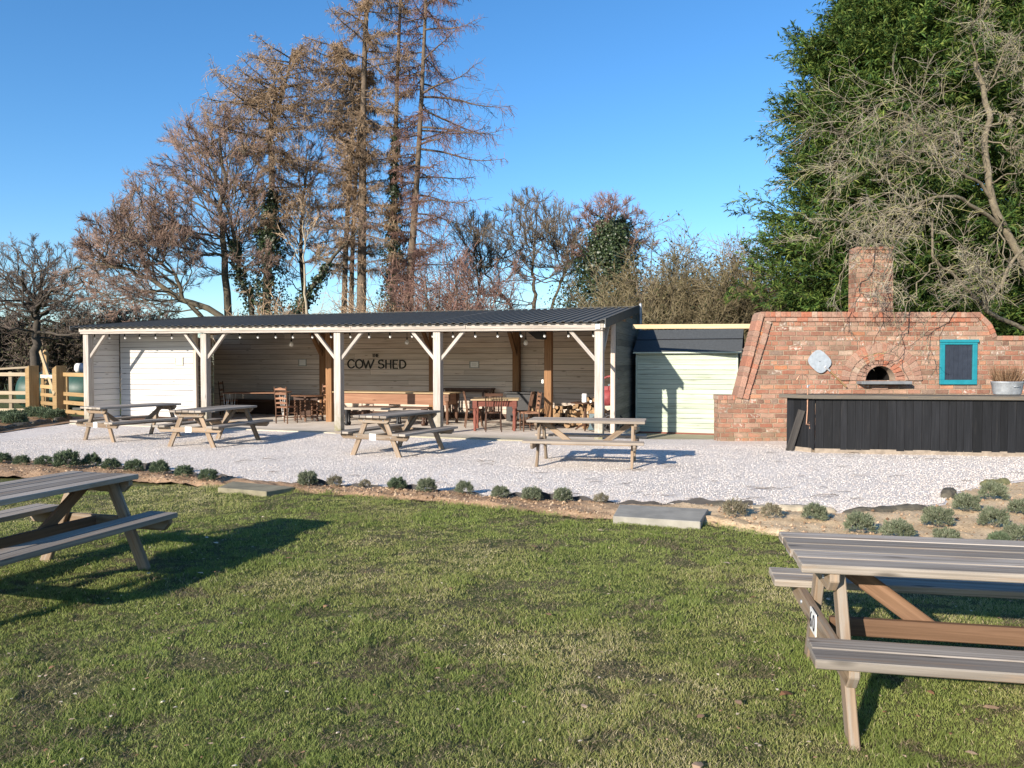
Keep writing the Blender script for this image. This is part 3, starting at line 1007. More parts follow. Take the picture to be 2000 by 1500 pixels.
mb = MB(); mb.tube([(0.07, 5.06, 2.4), (0.07, 5.06, 3.32)], 0.045, 10); mb.lathe([(0.045, 3.32), (0.04, 3.36), (0.02, 3.385), (0.0, 3.39)], (0.07, 5.06, 0), 10)
mb.build("vent_pipe", M['zinc'], shed)

# lettering on the back wall
def stroke(mb, pts, w, v, dep):
    P = []
    for x, y in pts:
        u, z = SP(640 + x / 9.09, 680 + y / 9.09, v)
        P.append(Vector((u, v - dep / 2, z)))
    for a, b in zip(P[:-1], P[1:]):
        d = (b - a).normalized() * w * 0.35
        mb.beam(a - d, b + d, w, dep, up=(0, 1, 0), tint=0.5)
def arc(cx, cy, rx, ry, a0, a1, n=14):
    return [(cx + rx * math.cos(R(a0 + (a1 - a0) * k / n)), cy + ry * math.sin(R(a0 + (a1 - a0) * k / n))) for k in range(n + 1)]
glyphs = {
    'C': [arc(424, 280, 62, 72, -40, -322)],
    'O': [arc(563, 281, 62, 74, 0, 360, 20)],
    'W': [[(635, 212), (680, 352), (726, 225), (760, 354), (822, 210)]],
    'S': [arc(950, 248, 42, 34, -35, -265, 10) + arc(950, 318, 50, 36, -85, 150, 10)],
    'H': [[(1038, 215), (1038, 356)], [(1122, 215), (1122, 358)], [(1038, 280), (1122, 281)]],
    'E': [[(1238, 217), (1168, 216), (1168, 357), (1240, 357)], [(1168, 282), (1222, 283)]],
    'D': [[(1285, 218), (1285, 355), (1318, 355)] + arc(1318, 286, 68, 69, 80, -80, 10) + [(1318, 218), (1285, 218)]],
    't': [[(790, 101), (832, 101)], [(811, 101), (811, 158)]],
    'h': [[(841, 101), (841, 158)], [(871, 101), (871, 158)], [(841, 128), (871, 128)]],
    'e': [[(908, 101), (882, 101), (882, 158), (910, 158)], [(882, 129), (904, 129)]],
}
lx, lz = SP(736, 711, VB - 0.02)
sign = thing("lettering_sign", "raised black letters reading THE COW SHED on the whitewashed back wall", "sign", SW(lx, VB - 0.02, lz), STH)
for g, strokes in glyphs.items():
    mb = MB()
    for s_ in strokes:
        stroke(mb, s_, 0.014 if g.islower() else 0.036, VB - 0.02, 0.03)
    mb.v = [(x - lx, y - (VB - 0.02), z - lz) for x, y, z in mb.v]
    mb.build("letter", M['letter'], sign)

# framed notices on the walls
def notice(px, py, wpx, hpx, v, label, fm, lines=True):
    u, z = SP(px, py, v)
    u2, z2 = SP(px + wpx / 2, py + hpx / 2, v)
    hw, hh = abs(u2 - u), abs(z2 - z)
    o = thing("framed_notice", label, "picture frame", SW(u, v, z), STH, "framed notices on the shed walls")
    mb = MB()
    fw = 0.028
    mb.beam((-hw, -.012, hh - fw / 2), (hw, -.012, hh - fw / 2), .022, fw); mb.beam((-hw, -.012, -hh + fw / 2), (hw, -.012, -hh + fw / 2), .022, fw)
    mb.beam((-hw + fw / 2, -.012, -hh + fw), (-hw + fw / 2, -.012, hh - fw), .022, fw, up=(1, 0, 0)); mb.beam((hw - fw / 2, -.012, -hh + fw), (hw - fw / 2, -.012, hh - fw), .022, fw, up=(1, 0, 0))
    mb.build("frame", fm, o)
    mb = MB(); mb.beam((-hw + fw, -.004, 0), (hw - fw, -.004, 0), .006, 2 * (hh - fw)); mb.build("paper", M['paper'], o)
    if lines:
        mb = MB()
        for k in range(3): mb.beam((-hw * .5, -.008, hh * (.35 - .3 * k)), (hw * .5 * random.uniform(.6, 1), -.008, hh * (.35 - .3 * k)), .001, 0.008)
        mb.build("faint_lines", M['frame'], o)
notice(350, 706, 16, 16, 1.03, "small white framed notice on the sunlit alcove wall", M['white_board'], False)
notice(591, 708, 16, 14, VB - 0.02, "small framed notice on the shaded wall behind the twisted-leg table", M['frame'], False)
notice(926.5, 712, 19, 14, VB - 0.02, "small framed notice on the wall above the dark console", M['frame'])
u, z = SP(645, 736, 2.62)
o = thing("wall_panel", "plain white panel fixed behind the brown inner post near the long table", "panel", SW(u, 2.62, z), STH)
mb = MB(); mb.beam((-.13, -.02, 0), (.10, -.02, 0), .016, .10); mb.build("board", M['white_paint'], o)
u, z = SP(1060.5, 745, 2.52)
o = thing("switch_box", "small white switch box beside the brown post near the logs", "switch box", SW(u, 2.50, z), STH)
mb = MB(); mb.box((0, 0, 0), (.055, .05, .10)); mb.build("casing", M['white_paint'], o, bevel=.006)
mb = MB(); mb.box((0, -.03, 0.01), (.02, .012, .03)); mb.build("rocker", M['paper'], o)

# festoon lights under the front beam
fest = thing("festoon_lights", "string of clear bulbs hanging along the front beam of the shed", "string lights", SW(-7.0, 0.07, 2.4), STH)
pts, bulbs = [], []
u = 0.02
allp = [184, 213, 243, 272, 303, 335, 368, 434, 467, 502, 537, 571, 609, 645, 683, 720, 761, 803, 843, 884, 927, 971, 1016, 1062, 1109, 1157]
for px in allp:
    uu, zz = SP(px, 655, 0.16)
    bulbs.append(uu)
for i, uu in enumerate(bulbs):
    pts.append((uu + 7.0, 0.09, eave(uu) - 2.4 + 0.012))
    if i + 1 < len(bulbs): pts.append(((uu + bulbs[i + 1]) / 2 + 7.0, 0.09, eave(uu) - 2.4 - 0.012))
mb = MB(); mb.tube(pts, 0.006, 5); mb.build("cable", M['black'], fest)
for i, uu in enumerate(bulbs):
    c = Vector((uu + 7.0, 0.09, eave(uu) - 2.4 + 0.01))
    tilt = random.uniform(0.1, 0.6)
    mb = MB(); mb.tube([c, c + Vector((0.01, 0, -0.075))], 0.020, 7)
    so = mb.build("lamp_holder", M['black'], fest)
    mb = MB(); mb.lathe([(0.0, -.075), (0.022, -.068), (.030, -.045), (.028, -.022), (.016, 0.0)], (0, 0, 0), 10)
    b = mb.build("bulb", M['glass'], so, loc=c + Vector((0.01, 0, -0.07)), rot=(0, -tilt, 0))

def pendant(px, py, v, label):
    u, z = SP(px, py, v)
    o = thing("pendant_bulb", label, "pendant light", SW(u, v, z), STH, "pendant bulbs under the shed roof")
    mb = MB(); mb.tube([(0, 0, .11), (0, 0, roof_z(u, v) - 0.05 - z)], .008, 5); mb.build("cord", M['black'], o)
    mb = MB(); mb.tube([(0, 0, .06), (0, 0, .13)], .022, 8); mb.build("lamp_holder", M['black'], o)
    mb = MB(); mb.lathe([(0, -.075), (.045, -.06), (.065, -.02), (.058, .02), (.03, .055), (.018, .07)], (0, 0, 0), 12); mb.build("bulb", M['glass'], o)
pendant(569, 672, 2.3, "large pendant bulb hanging above the tables beside the alcove")
pendant(795, 668, 2.4, "pendant bulb hanging over the long table under the lettering")
pendant(1027, 669, 2.4, "pendant bulb hanging close to the black ceiling heater")
u, z = SP(1052, 656, 1.5)
o = thing("ceiling_heater", "black box heater fixed under the roof above the log pile", "heater", SW(u, 1.5, z), STH)
mb = MB(); mb.prism([(-.26, .10), (.16, .12), (.16, -.09), (-.04, -.08)], (0, -.1, 0), (1, 0, 0), (0, 0, 1), (0, .25, 0)); mb.build("casing", M['black'], o, bevel=.008)
mb = MB(); mb.beam((0, 0, .10), (0, 0, roof_z(u, 1.5) - z - .06), .03, .03); mb.build("bracket", M['iron'], o)
# ------------------------------------------------------------------ picnic tables
def picnic(label, c, yaw, L=1.9, tagged=0, dark=None, over=0.2, digits=False, group="timber picnic tables"):
    o = thing("picnic_table", label, "picnic table", (c[0], c[1], 0.015 + H(c[0], c[1])), yaw, group)
    top, leg, inner = M['sunlit_top' if dark else 'grey_wood'], M['tan_wood'], M['orange_wood' if digits or over < .15 else 'tan_wood']  # dark selects the top that has sunlight in its colour
    bv = 0.005
    mb = MB()
    for k in range(5):
        y = (k - 2) * 0.147
        e = random.uniform(-.006, .006)
        mb.beam((-L / 2 + e, y, 0.728), (L / 2 + e, y, 0.728 + random.uniform(-.002, .002)), 0.136, 0.042)
    mb.build("tabletop", top, o, bevel=bv)
    for s in (-1, 1):
        mb = MB()
        for k in (0, 1):
            y = s * (0.545 + 0.145 * k)
            e = random.uniform(-.008, .008)
            mb.beam((-L / 2 + e, y, 0.421), (L / 2 + e, y, 0.421), 0.136, 0.042)
        mb.build("bench_seat", top, o, bevel=bv)
    fx = L / 2 - over
    for s in (-1, 1):
        for q in (-1, 1):
            mb = MB()
            mb.beam((s * fx, q * 0.185, 0.705), (s * fx, q * 0.53, -0.045), 0.095, 0.045, up=(1, 0, 0))
            mb.build("leg", leg, o, bevel=bv)
        mb = MB()
        mb.prism([(-.35, .706), (-.35, .665), (-.28, .605), (.28, .605), (.35, .665), (.35, .706)], (s * (fx + 0.024) + (0 if s > 0 else -0.046), 0, 0), (0, 1, 0), (0, 0, 1), (0.046, 0, 0))
        mb.build("top_cleat", leg, o, bevel=bv)
        mb = MB()
        mb.prism([(-.745, .399), (-.745, .365), (-.69, .302), (.69, .302), (.745, .365), (.745, .399)], (s * (fx + 0.024) + (0 if s > 0 else -0.046), 0, 0), (0, 1, 0), (0, 0, 1), (0.046, 0, 0))
        mb.build("bench_beam", leg, o, bevel=bv)
        mb = MB()
        mb.beam((s * (fx - 0.03), 0.028, 0.69), (s * (fx - 0.52), 0.028, 0.33), 0.09, 0.04, up=(0, 1, 0))
        mb.build("brace", inner, o, bevel=bv)
        bm = MB()
        for q in (-1, 1):
            for yy, zz in ((0.21, 0.655), (0.375, 0.35)):
                bm.lathe([(0, .03), (.011, .028), (.012, .02), (0.012, 0)], (0, 0, 0), 7)
                n0 = 28
                for i in range(len(bm.v) - n0, len(bm.v)):
                    x, y, z = bm.v[i]
                    bm.v[i] = (s * (fx + 0.055 + z * 0.8), q * yy + x, zz + y)
        bm.build("bolt", M['zinc'], o)
    mb = MB()
    mb.beam((-fx, -0.01, 0.352), (fx, -0.01, 0.352), 0.04, 0.09)
    mb.build("centre_rail", inner, o, bevel=bv)
    if tagged:
        s = tagged
        x = s * (fx + 0.074)
        mb = MB(); mb.box((x, -0.02 * s, 0.355), (0.006, 0.145, 0.115)); pl_ = mb.build("number_plate", M['white_paint'], o)
        if digits:
            mb = MB()
            def pt(a, b): return (x + s * 0.005, (-1 if s < 0 else 1) * (a) - 0.02 * s, 0.355 + b)
            def chain(P):
                for a, b in zip(P[:-1], P[1:]): mb.beam(pt(*a), pt(*b), 0.0065, 0.003, up=(1, 0, 0))
            six = [(-.024, .042), (-.042, .028), (-.053, .005), (-.054, -.015)] + [(-.036 + .018 * math.cos(R(a)), -.018 + .021 * math.sin(R(a))) for a in range(180, 541, 40)]
            zero = [(.036 + .020 * math.cos(R(a)), .002 + .040 * math.sin(R(a))) for a in range(0, 361, 30)]
            chain(six); chain(zero)
            mb.build("numerals", M['ink'], pl_)
    return o

def pose(near, far):                                   # world plan points of the two end middles
    a, b = Vector(near[:2]), Vector(far[:2])
    d = b - a
    return (a + b) / 2, math.atan2(d.y, d.x)

def mid(p, q): return (p + q) / 2
zt = 0.755
# each table is placed from the feet of its frames and the ends of its top
def on_gravel(label, p_feet, yaw_pt, L=1.9, **kw):
    a = mid(G(*p_feet[0], 0.0), G(*p_feet[1], 0.0))
    b = G(*yaw_pt, zt)
    d = Vector((b.x - a.x, b.y - a.y)).normalized()
    fx = L / 2 - 0.2
    c = Vector((a.x, a.y)) + d * fx
    return picnic(label, c, math.atan2(d.y, d.x), L, **kw)
on_gravel("picnic table on the gravel nearest the timber gate, white tag on its beam", [(158, 860), (231.5, 866)], (327, 788), 2.0, tagged=-1)
on_gravel("picnic table on the gravel second from the gate, white tag on its beam", [(334, 870), (417, 879)], (485, 791), 2.0, tagged=-1)
on_gravel("picnic table on the gravel before the lettering, white tag on its beam", [(687, 890), (783, 895)], (825, 802), 1.9, tagged=-1)
a = mid(G(1040, 913), G(1079, 897)); b = mid(G(1220, 917), G(1247, 902))
c_, y_ = pose(a, b)
picnic("picnic table, sunlight coloured into its pale top, alone on the gravel before the log pile", c_, y_, 1.95, dark=True)
# the two on the lawn
near = G(272, 928, zt); ax = Vector((0.275, 0.9615))
e = Vector((near.x, near.y)) + 0.36 * Vector((-0.9615, 0.275))
picnic("weathered picnic table on the lawn casting a long shadow over the grass", e - ax * 0.97, math.atan2(ax.y, ax.x), 1.94, over=0.13)
a = mid(G(1530, 1045, zt), G(1573, 1112, zt))
ax = Vector((math.cos(R(-11)), math.sin(R(-11))))
picnic("close picnic table on the lawn bearing a white plate numbered 60", Vector((a.x, a.y + .06)) + ax * 0.98, R(-11), 1.96, tagged=-1, digits=True, over=0.2)

# ------------------------------------------------------------------ chairs and tables in the shed
def ladder_chair(label, loc, rz, mat='brown_wood', slats=4, h=1.03, group="rush seat ladderback chairs"):
    o = thing("ladderback_chair", label, "chair", loc, rz, group)
    mb = MB()
    for s in (-1, 1):
        mb = MB(); mb.tube([(s * .19, -.19, 0), (s * .19, -.19, .45), (s * .195, -.25, h)], [.017, .019, .016], 8); mb.build("rear_leg", M[mat], o)
        mb = MB(); mb.tube([(s * .22, .20, 0), (s * .22, .20, .06), (s * .22, .20, .24), (s * .22, .20, .46)], [.013, .019, .022, .018], 8); mb.build("front_leg", M[mat], o)
    mb = MB()
    mb.prism([(-.23, .22), (-.19, -.19), (.19, -.19), (.23, .22)], (0, 0, .47), (1, 0, 0), (0, 1, 0), (0, 0, -.04)); mb.build("seat", M['apron_wood'], o)
    for k in range(slats):
        z = .57 + (h - .64) * k / (slats - 1)
        y = -.19 - .06 * (z - .45) / (h - .45)
        mb = MB()
        w_ = .18
        poly = [(-w_, -.03), (w_, -.03), (w_, .015), (w_ * .55, .022), (0, .045), (-w_ * .55, .022), (-w_, .015)]
        mb.prism(poly, (0, y - .006, z), (1, 0, 0), (0, 0, 1), (0, .012, 0)); mb.build("slat", M['apron_wood'], o)
    mb = MB()
    for z in (.14, .27):
        mb.tube([(-.22, .20, z), (.22, .20, z)], .010, 6)
        for s in (-1, 1): mb.tube([(s * .22, .2, z + .03), (s * .19, -.19, z + .03)], .010, 6)
    mb.tube([(-.19, -.19, .22), (.19, -.19, .22)], .010, 6)
    mb.build("stretcher", M[mat], o)
    return o

def spindle_chair(label, loc, rz, mat='dark_wood', spindles=5, h=0.92, group="spindle back chairs"):
    o = thing("spindle_chair", label, "chair", loc, rz, group)
    for s in (-1, 1):
        mb = MB(); mb.tube([(s * .19, -.24, 0), (s * .17, -.18, .45)], [.014, .018], 8); mb.build("leg", M[mat], o)
        mb = MB(); mb.tube([(s * .20, .22, 0), (s * .17, .16, .45)], [.014, .018], 8); mb.build("leg", M[mat], o)
        mb = MB(); mb.tube([(s * .18, -.18, .45), (s * .19, -.21, .65), (s * .20, -.27, h)], [.016, .015, .014], 8); mb.build("back_post", M[mat], o)
    mb = MB(); mb.lathe([(0, .475), (.20, .475), (.215, .46), (.205, .445), (0, .44)], (0, 0, 0), 18); mb.build("seat", M[mat], o)
    mb = MB(); mb.beam((-.22, -.265, h - .03), (.22, -.265, h - .03), .02, .07, up=(0, -.2, 1)); mb.build("top_rail", M[mat], o)
    for k in range(spindles):
        x = -.13 + .26 * k / (spindles - 1)
        mb = MB(); mb.tube([(x, -.18, .46), (x, -.21, .66), (x, -.26, h - .05)], .008, 6); mb.build("spindle", M[mat], o)
    mb = MB(); mb.tube([(.185 * math.cos(a * .524), .185 * math.sin(a * .524), .22) for a in range(13)], .009, 6, caps=False); mb.build("stretcher", M[mat], o)
    return o

def turned_leg(mb, x, y, h, r=.045, n=10):
    mb.box((x, y, h - .09), (r * 2, r * 2, .20))
    mb.lathe([(r * .55, 0), (r * .75, .03), (r * .5, .10), (r * .85, .22), (r * .6, h * .5), (r * .95, h * .62), (r * .6, h * .70), (r * 1.0, h - .19)], (x, y, 0), n)

def apron_table(name, label, cat, loc, rz, L, W, h, top, leg, apron, ah=.14, r=.045, group=None, th=.03):
    o = thing(name, label, cat, loc, rz, group)
    mb = MB()
    n = max(2, int(W / .22))
    for k in range(n):
        y = -W / 2 + W / n * (k + .5)
        mb.beam((-L / 2, y, h - th / 2), (L / 2, y, h - th / 2), W / n - .003, th)
    mb.build("tabletop", top, o, bevel=.004)
    ix, iy = L / 2 - .10, W / 2 - .08
    mb = MB()
    for s in (-1, 1):
        mb.beam((-ix, s * iy, h - th - ah / 2), (ix, s * iy, h - th - ah / 2), .025, ah)
        mb.beam((s * ix, -iy, h - th - ah / 2), (s * ix, iy, h - th - ah / 2), .025, ah)
    mb.build("apron", apron, o)
    for a in (-1, 1):
        for b in (-1, 1):
            mb = MB(); turned_leg(mb, a * ix, b * iy, h - th, r); mb.build("leg", leg, o)
    return o

def at(px, py, z=0.04):
    p = G(px, py, z); return (p.x, p.y, z)

# long table under the lettering
ul, _ = SP(637, 768, 2.38); ur, _ = SP(878, 768, 2.38)
refec = apron_table("long_table", "long pine-topped table with a deep worn brown apron under the lettering", "table", SW((ul + ur) / 2, 2.38 + .40, .04), STH, ur - ul, .80, .86, M['pine_top'], M['brown_wood'], M['apron_wood'], .30, .06)
def bench(label, pa, pb, v0, v1, h, topm, legm, group="benches before the long table"):
    u0, _ = SP(*pa, v0); u1, _ = SP(*pb, v1)
    a, b = SW(u0, v0), SW(u1, v1)
    c = (a + b) / 2
    L = (b - a).length
    o = thing("bench", label, "bench", (c.x, c.y, .04), math.atan2(b.y - a.y, b.x - a.x), group)
    mb = MB()
    for q in (-1, 1): mb.beam((-L / 2, q * .08, h), (L / 2, q * .08, h), .155, .05)
    mb.build("seat", topm, o, bevel=.004)
    for s in (-1, 1):
        for q in (-1, 1):
            mb = MB(); mb.lathe([(.03, 0), (.055, .02), (.06, .07), (.035, .12), (.045, h * .6), (.06, h - .06), (.06, h - .02)], (s * (L / 2 - .16), q * .09, 0), 10); mb.build("leg", legm, o)
    return o
bench("dark brown bench standing close against the long table", (706, 797), (840, 802), 2.0, 2.0, .47, M['dark_wood'], M['dark_wood'])
bench("grey-topped bench with black turned legs before the long table", (668, 804), (790, 808), 1.45, 1.75, .45, M['grey_wood'], M['black'])

# console against the back wall
ua, _ = SP(866, 760, 4.6); ub, _ = SP(963, 760, 4.6)
o = thing("console_bench", "dark narrow console standing against the back wall, sunlit wall beneath it", "console table", SW((ua + ub) / 2, 4.62, .04), STH)
Lc = ub - ua
mb = MB(); mb.beam((-Lc / 2, 0, .90), (Lc / 2, 0, .90), .38, .05); mb.build("top", M['dark_wood'], o)
for s in (-1, 1):
    for q in (-1, 1):
        for e in (0, 1):
            mb = MB(); mb.beam((s * (Lc / 2 - .05 - e * .22), q * .14, 0), (s * (Lc / 2 - .05 - e * .22), q * .14, .88), .05, .05, up=(0, 1, 0)); mb.build("leg", M['dark_wood'], o)
mb = MB(); mb.beam((-Lc / 2 + .05, 0, .84), (Lc / 2 - .05, 0, .84), .03, .06); mb.build("rail", M['dark_wood'], o)

# terracotta legged table with chairs round it
fl, fr = G(927, 841, .04), G(992, 842.5, .04)
c = (fl + fr) / 2 + Vector((0.10, 0.38, 0))
tw = (fr - fl).length + .20
apron_table("kitchen_table", "square kitchen table with terracotta red turned legs and scrubbed top", "table", (c.x, c.y, .04), R(-2), tw + .12, .95, .78, M['pine_top'], M['red_wood'], M['red_wood'], .15, .055)
def chair_at(px, py): 
    p = G(px, py, .04); return p
p = G(963, 843.5, .04)
spindle_chair("dark spindle chair with its back to the gravel, tucked under the red-legged table", (p.x, p.y + .20, .04), R(4), 'dark_wood', 5, .93)
p = G(916, 836, .04)
spindle_chair("bentwood chair pushed in at the end of the red-legged table nearest the long table", (p.x + .12, p.y + .25, .04), R(-82), 'brown_wood', 4, .93)
p = G(1016, 842, .04)
spindle_chair("brown bow chair drawn up to the log end of the red-legged table", (p.x + .06, p.y + .45, .04), R(78), 'brown_wood', 4, .95)
p = G(1034, 843, .04)
ladder_chair("ladderback chair with reddish slats facing the table beside the brown post", (p.x + .02, p.y + .25, .04), R(100), 'brown_wood', 4, .96)
uu, _ = SP(1018, 790, 4.3)
o = thing("storage_chest", "black wooden chest standing against the back wall behind the chairs", "chest", SW(uu, 4.3, .04), STH)
mb = MB(); mb.box((0, 0, .40), (.74, .5, .76)); mb.build("body", M['black'], o, bevel=.01)
mb = MB(); mb.box((0, -.01, .82), (.86, .56, .05)); mb.build("lid", M['black'], o, bevel=.008)
mb = MB(); mb.box((.05, -.26, .62), (.10, .02, .03)); mb.build("handle", M['iron'], o)

# hairpin table, gateleg table and their chairs
p = G(491, 819, .04)
cu = p + SU * -.35 + SV * .75
o = thing("hairpin_table", "thin-topped table on white hairpin legs in the shade beside the alcove", "table", (cu.x, cu.y, .04), STH + R(24))
mb = MB()
for k in range(4): mb.beam((-.95, -.36 + .24 * k, .76), (.95, -.36 + .24 * k, .76), .238, .03)
mb.build("tabletop", M['apron_wood'], o, bevel=.003)
for a in (-1, 1):
    for b in (-1, 1):
        mb = MB()
        for dx, dy in ((-.09, 0), (.09, 0), (0, .09 * -b)):
            mb.tube([(a * .82 + dx, b * .36 + dy, .745), (a * .84, b * .38, .0)], .0065, 6)
        mb.build("hairpin_leg", M['white_paint'], o)
p = G(446, 800, .04)
cw = SW(SP(446, 770, 4.0)[0], 4.0, .04)
o = ladder_chair("dark high-backed chair in the deep corner behind the hairpin table", cw, STH + R(-70), 'dark_wood', 3, 1.08)
p = G(553, 827, .04)
ladder_chair("ladderback chair in the sun with its back to the gravel, beside the hairpin table", (p.x + .05, p.y + .12, .04), R(-22), 'brown_wood', 4, 1.02)
p = G(592, 823, .04)
o = thing("gateleg_table", "small oak gateleg table on twisted legs between two ladderback chairs", "table", (p.x + .1, p.y + .25, .04), R(-10))
mb = MB(); mb.lathe([(0, .735), (.50, .735), (.51, .72), (.50, .71), (0, .71)], (0, 0, 0), 28, sx=1.05, sy=.75); mb.build("tabletop", M['brown_wood'], o)
mb = MB()
for q in (-1, 1): mb.beam((-.36, q * .20, .66), (.36, q * .20, .66), .02, .10)
for s in (-1, 1): mb.beam((s * .36, -.2, .66), (s * .36, .2, .66), .02, .10)
mb.build("apron", M['dark_wood'], o)
for a, b in ((-.34, -.18), (.34, -.18), (-.34, .18), (.34, .18), (0.05, -.34), (-.05, .33)):
    mb = MB()
    pts = [(a + .012 * math.cos(k * 1.5), b + .012 * math.sin(k * 1.5), .08 + .018 * k) for k in range(33)]
    mb.tube(pts, [.020 + .004 * (k % 2) for k in range(33)], 7)
    mb.box((a, b, .05), (.05, .05, .09)); mb.box((a, b, .67), (.05, .05, .07))
    mb.build("leg", M['brown_wood'], o)
mb = MB()
for q in (-1, 1): mb.beam((-.34, q * .18, .12), (.34, q * .18, .12), .03, .04)
mb.build("stretcher", M['brown_wood'], o)
p = G(618, 822, .04)
ladder_chair("ladderback chair on the far side of the gateleg table against a brown post", (p.x - .02, p.y + .75, .04), R(150), 'brown_wood', 4, 1.04)
u0, _ = SP(445, 800, 4.6); u1, _ = SP(612, 800, 4.6)
o = thing("wall_bench", "low dark bench running along the shaded back wall", "bench", SW((u0 + u1) / 2, 4.62, .04), STH)
Lb = u1 - u0
mb = MB(); mb.beam((-Lb / 2, 0, .44), (Lb / 2, 0, .44), .42, .05); mb.build("seat", M['dark_wood'], o)
mb = MB(); mb.beam((-Lb / 2, -.17, .21), (Lb / 2, -.17, .21), .025, .40); mb.build("front_board", M['dark_wood'], o)
for s in (-1, 0, 1):
    mb = MB(); mb.beam((s * (Lb / 2 - .05), 0, 0), (s * (Lb / 2 - .05), 0, .41), .06, .36, up=(0, 1, 0)); mb.build("support", M['dark_wood'], o)

# log pile: every log a thing
bark = plain("log_bark", (0.075, 0.052, 0.038), 0.95, 0.4, 25.0, bump=0.8)
cut = wood("pale_split_wood", [(0.22, 0.13, 0.065), (0.34, 0.215, 0.115), (0.46, 0.32, 0.185)], tint=(0.6, 1.2), knots=False)
def make_log(seed):
    rr = random.Random(seed)
    L = rr.uniform(.28, .42)
    r = rr.uniform(.045, .075)
    kind = rr.random()
    n = 11
    if kind < .55:                       # split billet: a sector
        span = rr.choice((120, 180, 100))
        poly = [(0, 0)] + [(r * 1.25 * math.cos(R(span * k / 6)), r * 1.25 * math.sin(R(span * k / 6))) for k in range(7)]
        cx = sum(p[0] for p in poly) / 8; cy = sum(p[1] for p in poly) / 8
        poly = [(x - cx, y - cy) for x, y in poly]
        nb = (1, 7)
    else:
        poly = [(r * rr.uniform(.9, 1.08) * math.cos(2 * math.pi * k / n), r * rr.uniform(.9, 1.08) * math.sin(2 * math.pi * k / n)) for k in range(n)]
        nb = (0, n)
    m = len(poly)
    rot = rr.uniform(0, 6.28)
    poly = [(x * math.cos(rot) - y * math.sin(rot), x * math.sin(rot) + y * math.cos(rot)) for x, y in poly]
    mb = MB()
    mb.prism(poly, (0, -L / 2, 0), (1, 0, 0), (0, 0, 1), (0, L, 0))
    me_o = mb.build("firewood_log", cut)
    me_o.data.materials.append(bark)
    mi = [0] * len(me_o.data.polygons)
    for k in range(m):
        if nb[0] <= k < nb[1] and not (kind < .55 and k in (0, 7)): mi[2 + k] = 1
    me_o.data.polygons.foreach_set("material_index", mi)
    return me_o
LOGG = "split logs stacked in the shed corner"
protos = [make_log(s) for s in range(9)]
used = set()
def log_at(u, v, z, rz, tilt=0.0):
    k = random.randrange(9)
    o = protos[k]
    if k in used:
        o = protos[k].copy(); COL.objects.link(o)
    used.add(k)
    p = SW(u, v, z)
    o.location = p
    o.rotation_euler = (tilt, random.uniform(0, 6.28), STH + rz)
    o.scale = (random.uniform(.85, 1.2),) * 3
    tag(o, "split firewood log in the log pile beside the brown post", "log", LOGG)
ua, _ = SP(1078, 815, 3.0)
ua -= .75
for row in range(6):
    z = .10 + row * .10
    nlog = 24 - row * 2
    for k in range(nlog):
        u = ua + .105 * k + random.uniform(-.03, .03) + row * .07
        if u > -.12: continue
        if row > 3 and u < ua + .55 * (row - 3) + .2: continue
        log_at(u, 3.15 + row * .10 + random.uniform(-.06, .06), z + random.uniform(-.015, .015), random.uniform(-.35, .35))
for k in range(9):
    log_at(-1.25 + .13 * k, 3.75 + random.uniform(-.1, .1), .72 + .13 * (k > 3) + random.uniform(-.02, .03), random.uniform(-.4, .4))
for k in range(10):
    log_at(-1.45 + random.uniform(0, 1.2), 2.62 + random.uniform(-.2, .25), .095 + random.uniform(0, .02), random.uniform(-1.4, 1.4))
for i, o in enumerate(protos):
    if i not in used: bpy.data.objects.remove(o)

# round pedestal table with a white jar
uu, vv = SP(1143, 792, 1.9)
pt_ = SW(uu, 1.9, .04)
o = thing("pedestal_table", "small round dark pedestal table before the log pile", "table", pt_, 0)
mb = MB(); mb.lathe([(0, .70), (.36, .70), (.37, .685), (.35, .67), (0, .665)], (0, 0, 0), 24); mb.build("tabletop", M['dark_wood'], o)
mb = MB(); mb.lathe([(.05, .1), (.03, .2), (.045, .35), (.028, .5), (.06, .665)], (0, 0, 0), 12); mb.build("pedestal", M['dark_wood'], o)
for k in range(3):
    a = 2.1 * k + .4
    mb = MB(); mb.tube([(0, 0, .16), (.16 * math.cos(a), .16 * math.sin(a), .10), (.28 * math.cos(a), .28 * math.sin(a), .02)], [.03, .025, .02], 7); mb.build("foot", M['dark_wood'], o)
q = SW(SP(1141.5, 790, 1.85)[0], 1.85, .74)
o = thing("white_jar", "white ribbed jar standing on the round pedestal table", "jar", q)
mb = MB(); mb.lathe([(0, 0), (.06, 0), (.066, .02), (.062, .07), (.067, .08), (.062, .14), (.067, .15), (.062, .20), (.058, .215), (.050, .20), (0, .19)], (0, 0, 0), 18); mb.build("jar_body", M['white_paint'], o)
q = SW(SP(1154, 790, 1.8)[0], 1.8, .74)
o = thing("white_candle", "tiny white candle beside the ribbed jar on the pedestal table", "candle", q)
mb = MB(); mb.lathe([(0, 0), (.028, 0), (.03, .01), (.03, .05), (.026, .06), (0, .055)], (0, 0, 0), 12); mb.build("wax", M['white_paint'], o)
mb = MB(); mb.tube([(0, 0, .05), (0, 0, .07)], .003, 5); mb.build("wick", M['black'], o)

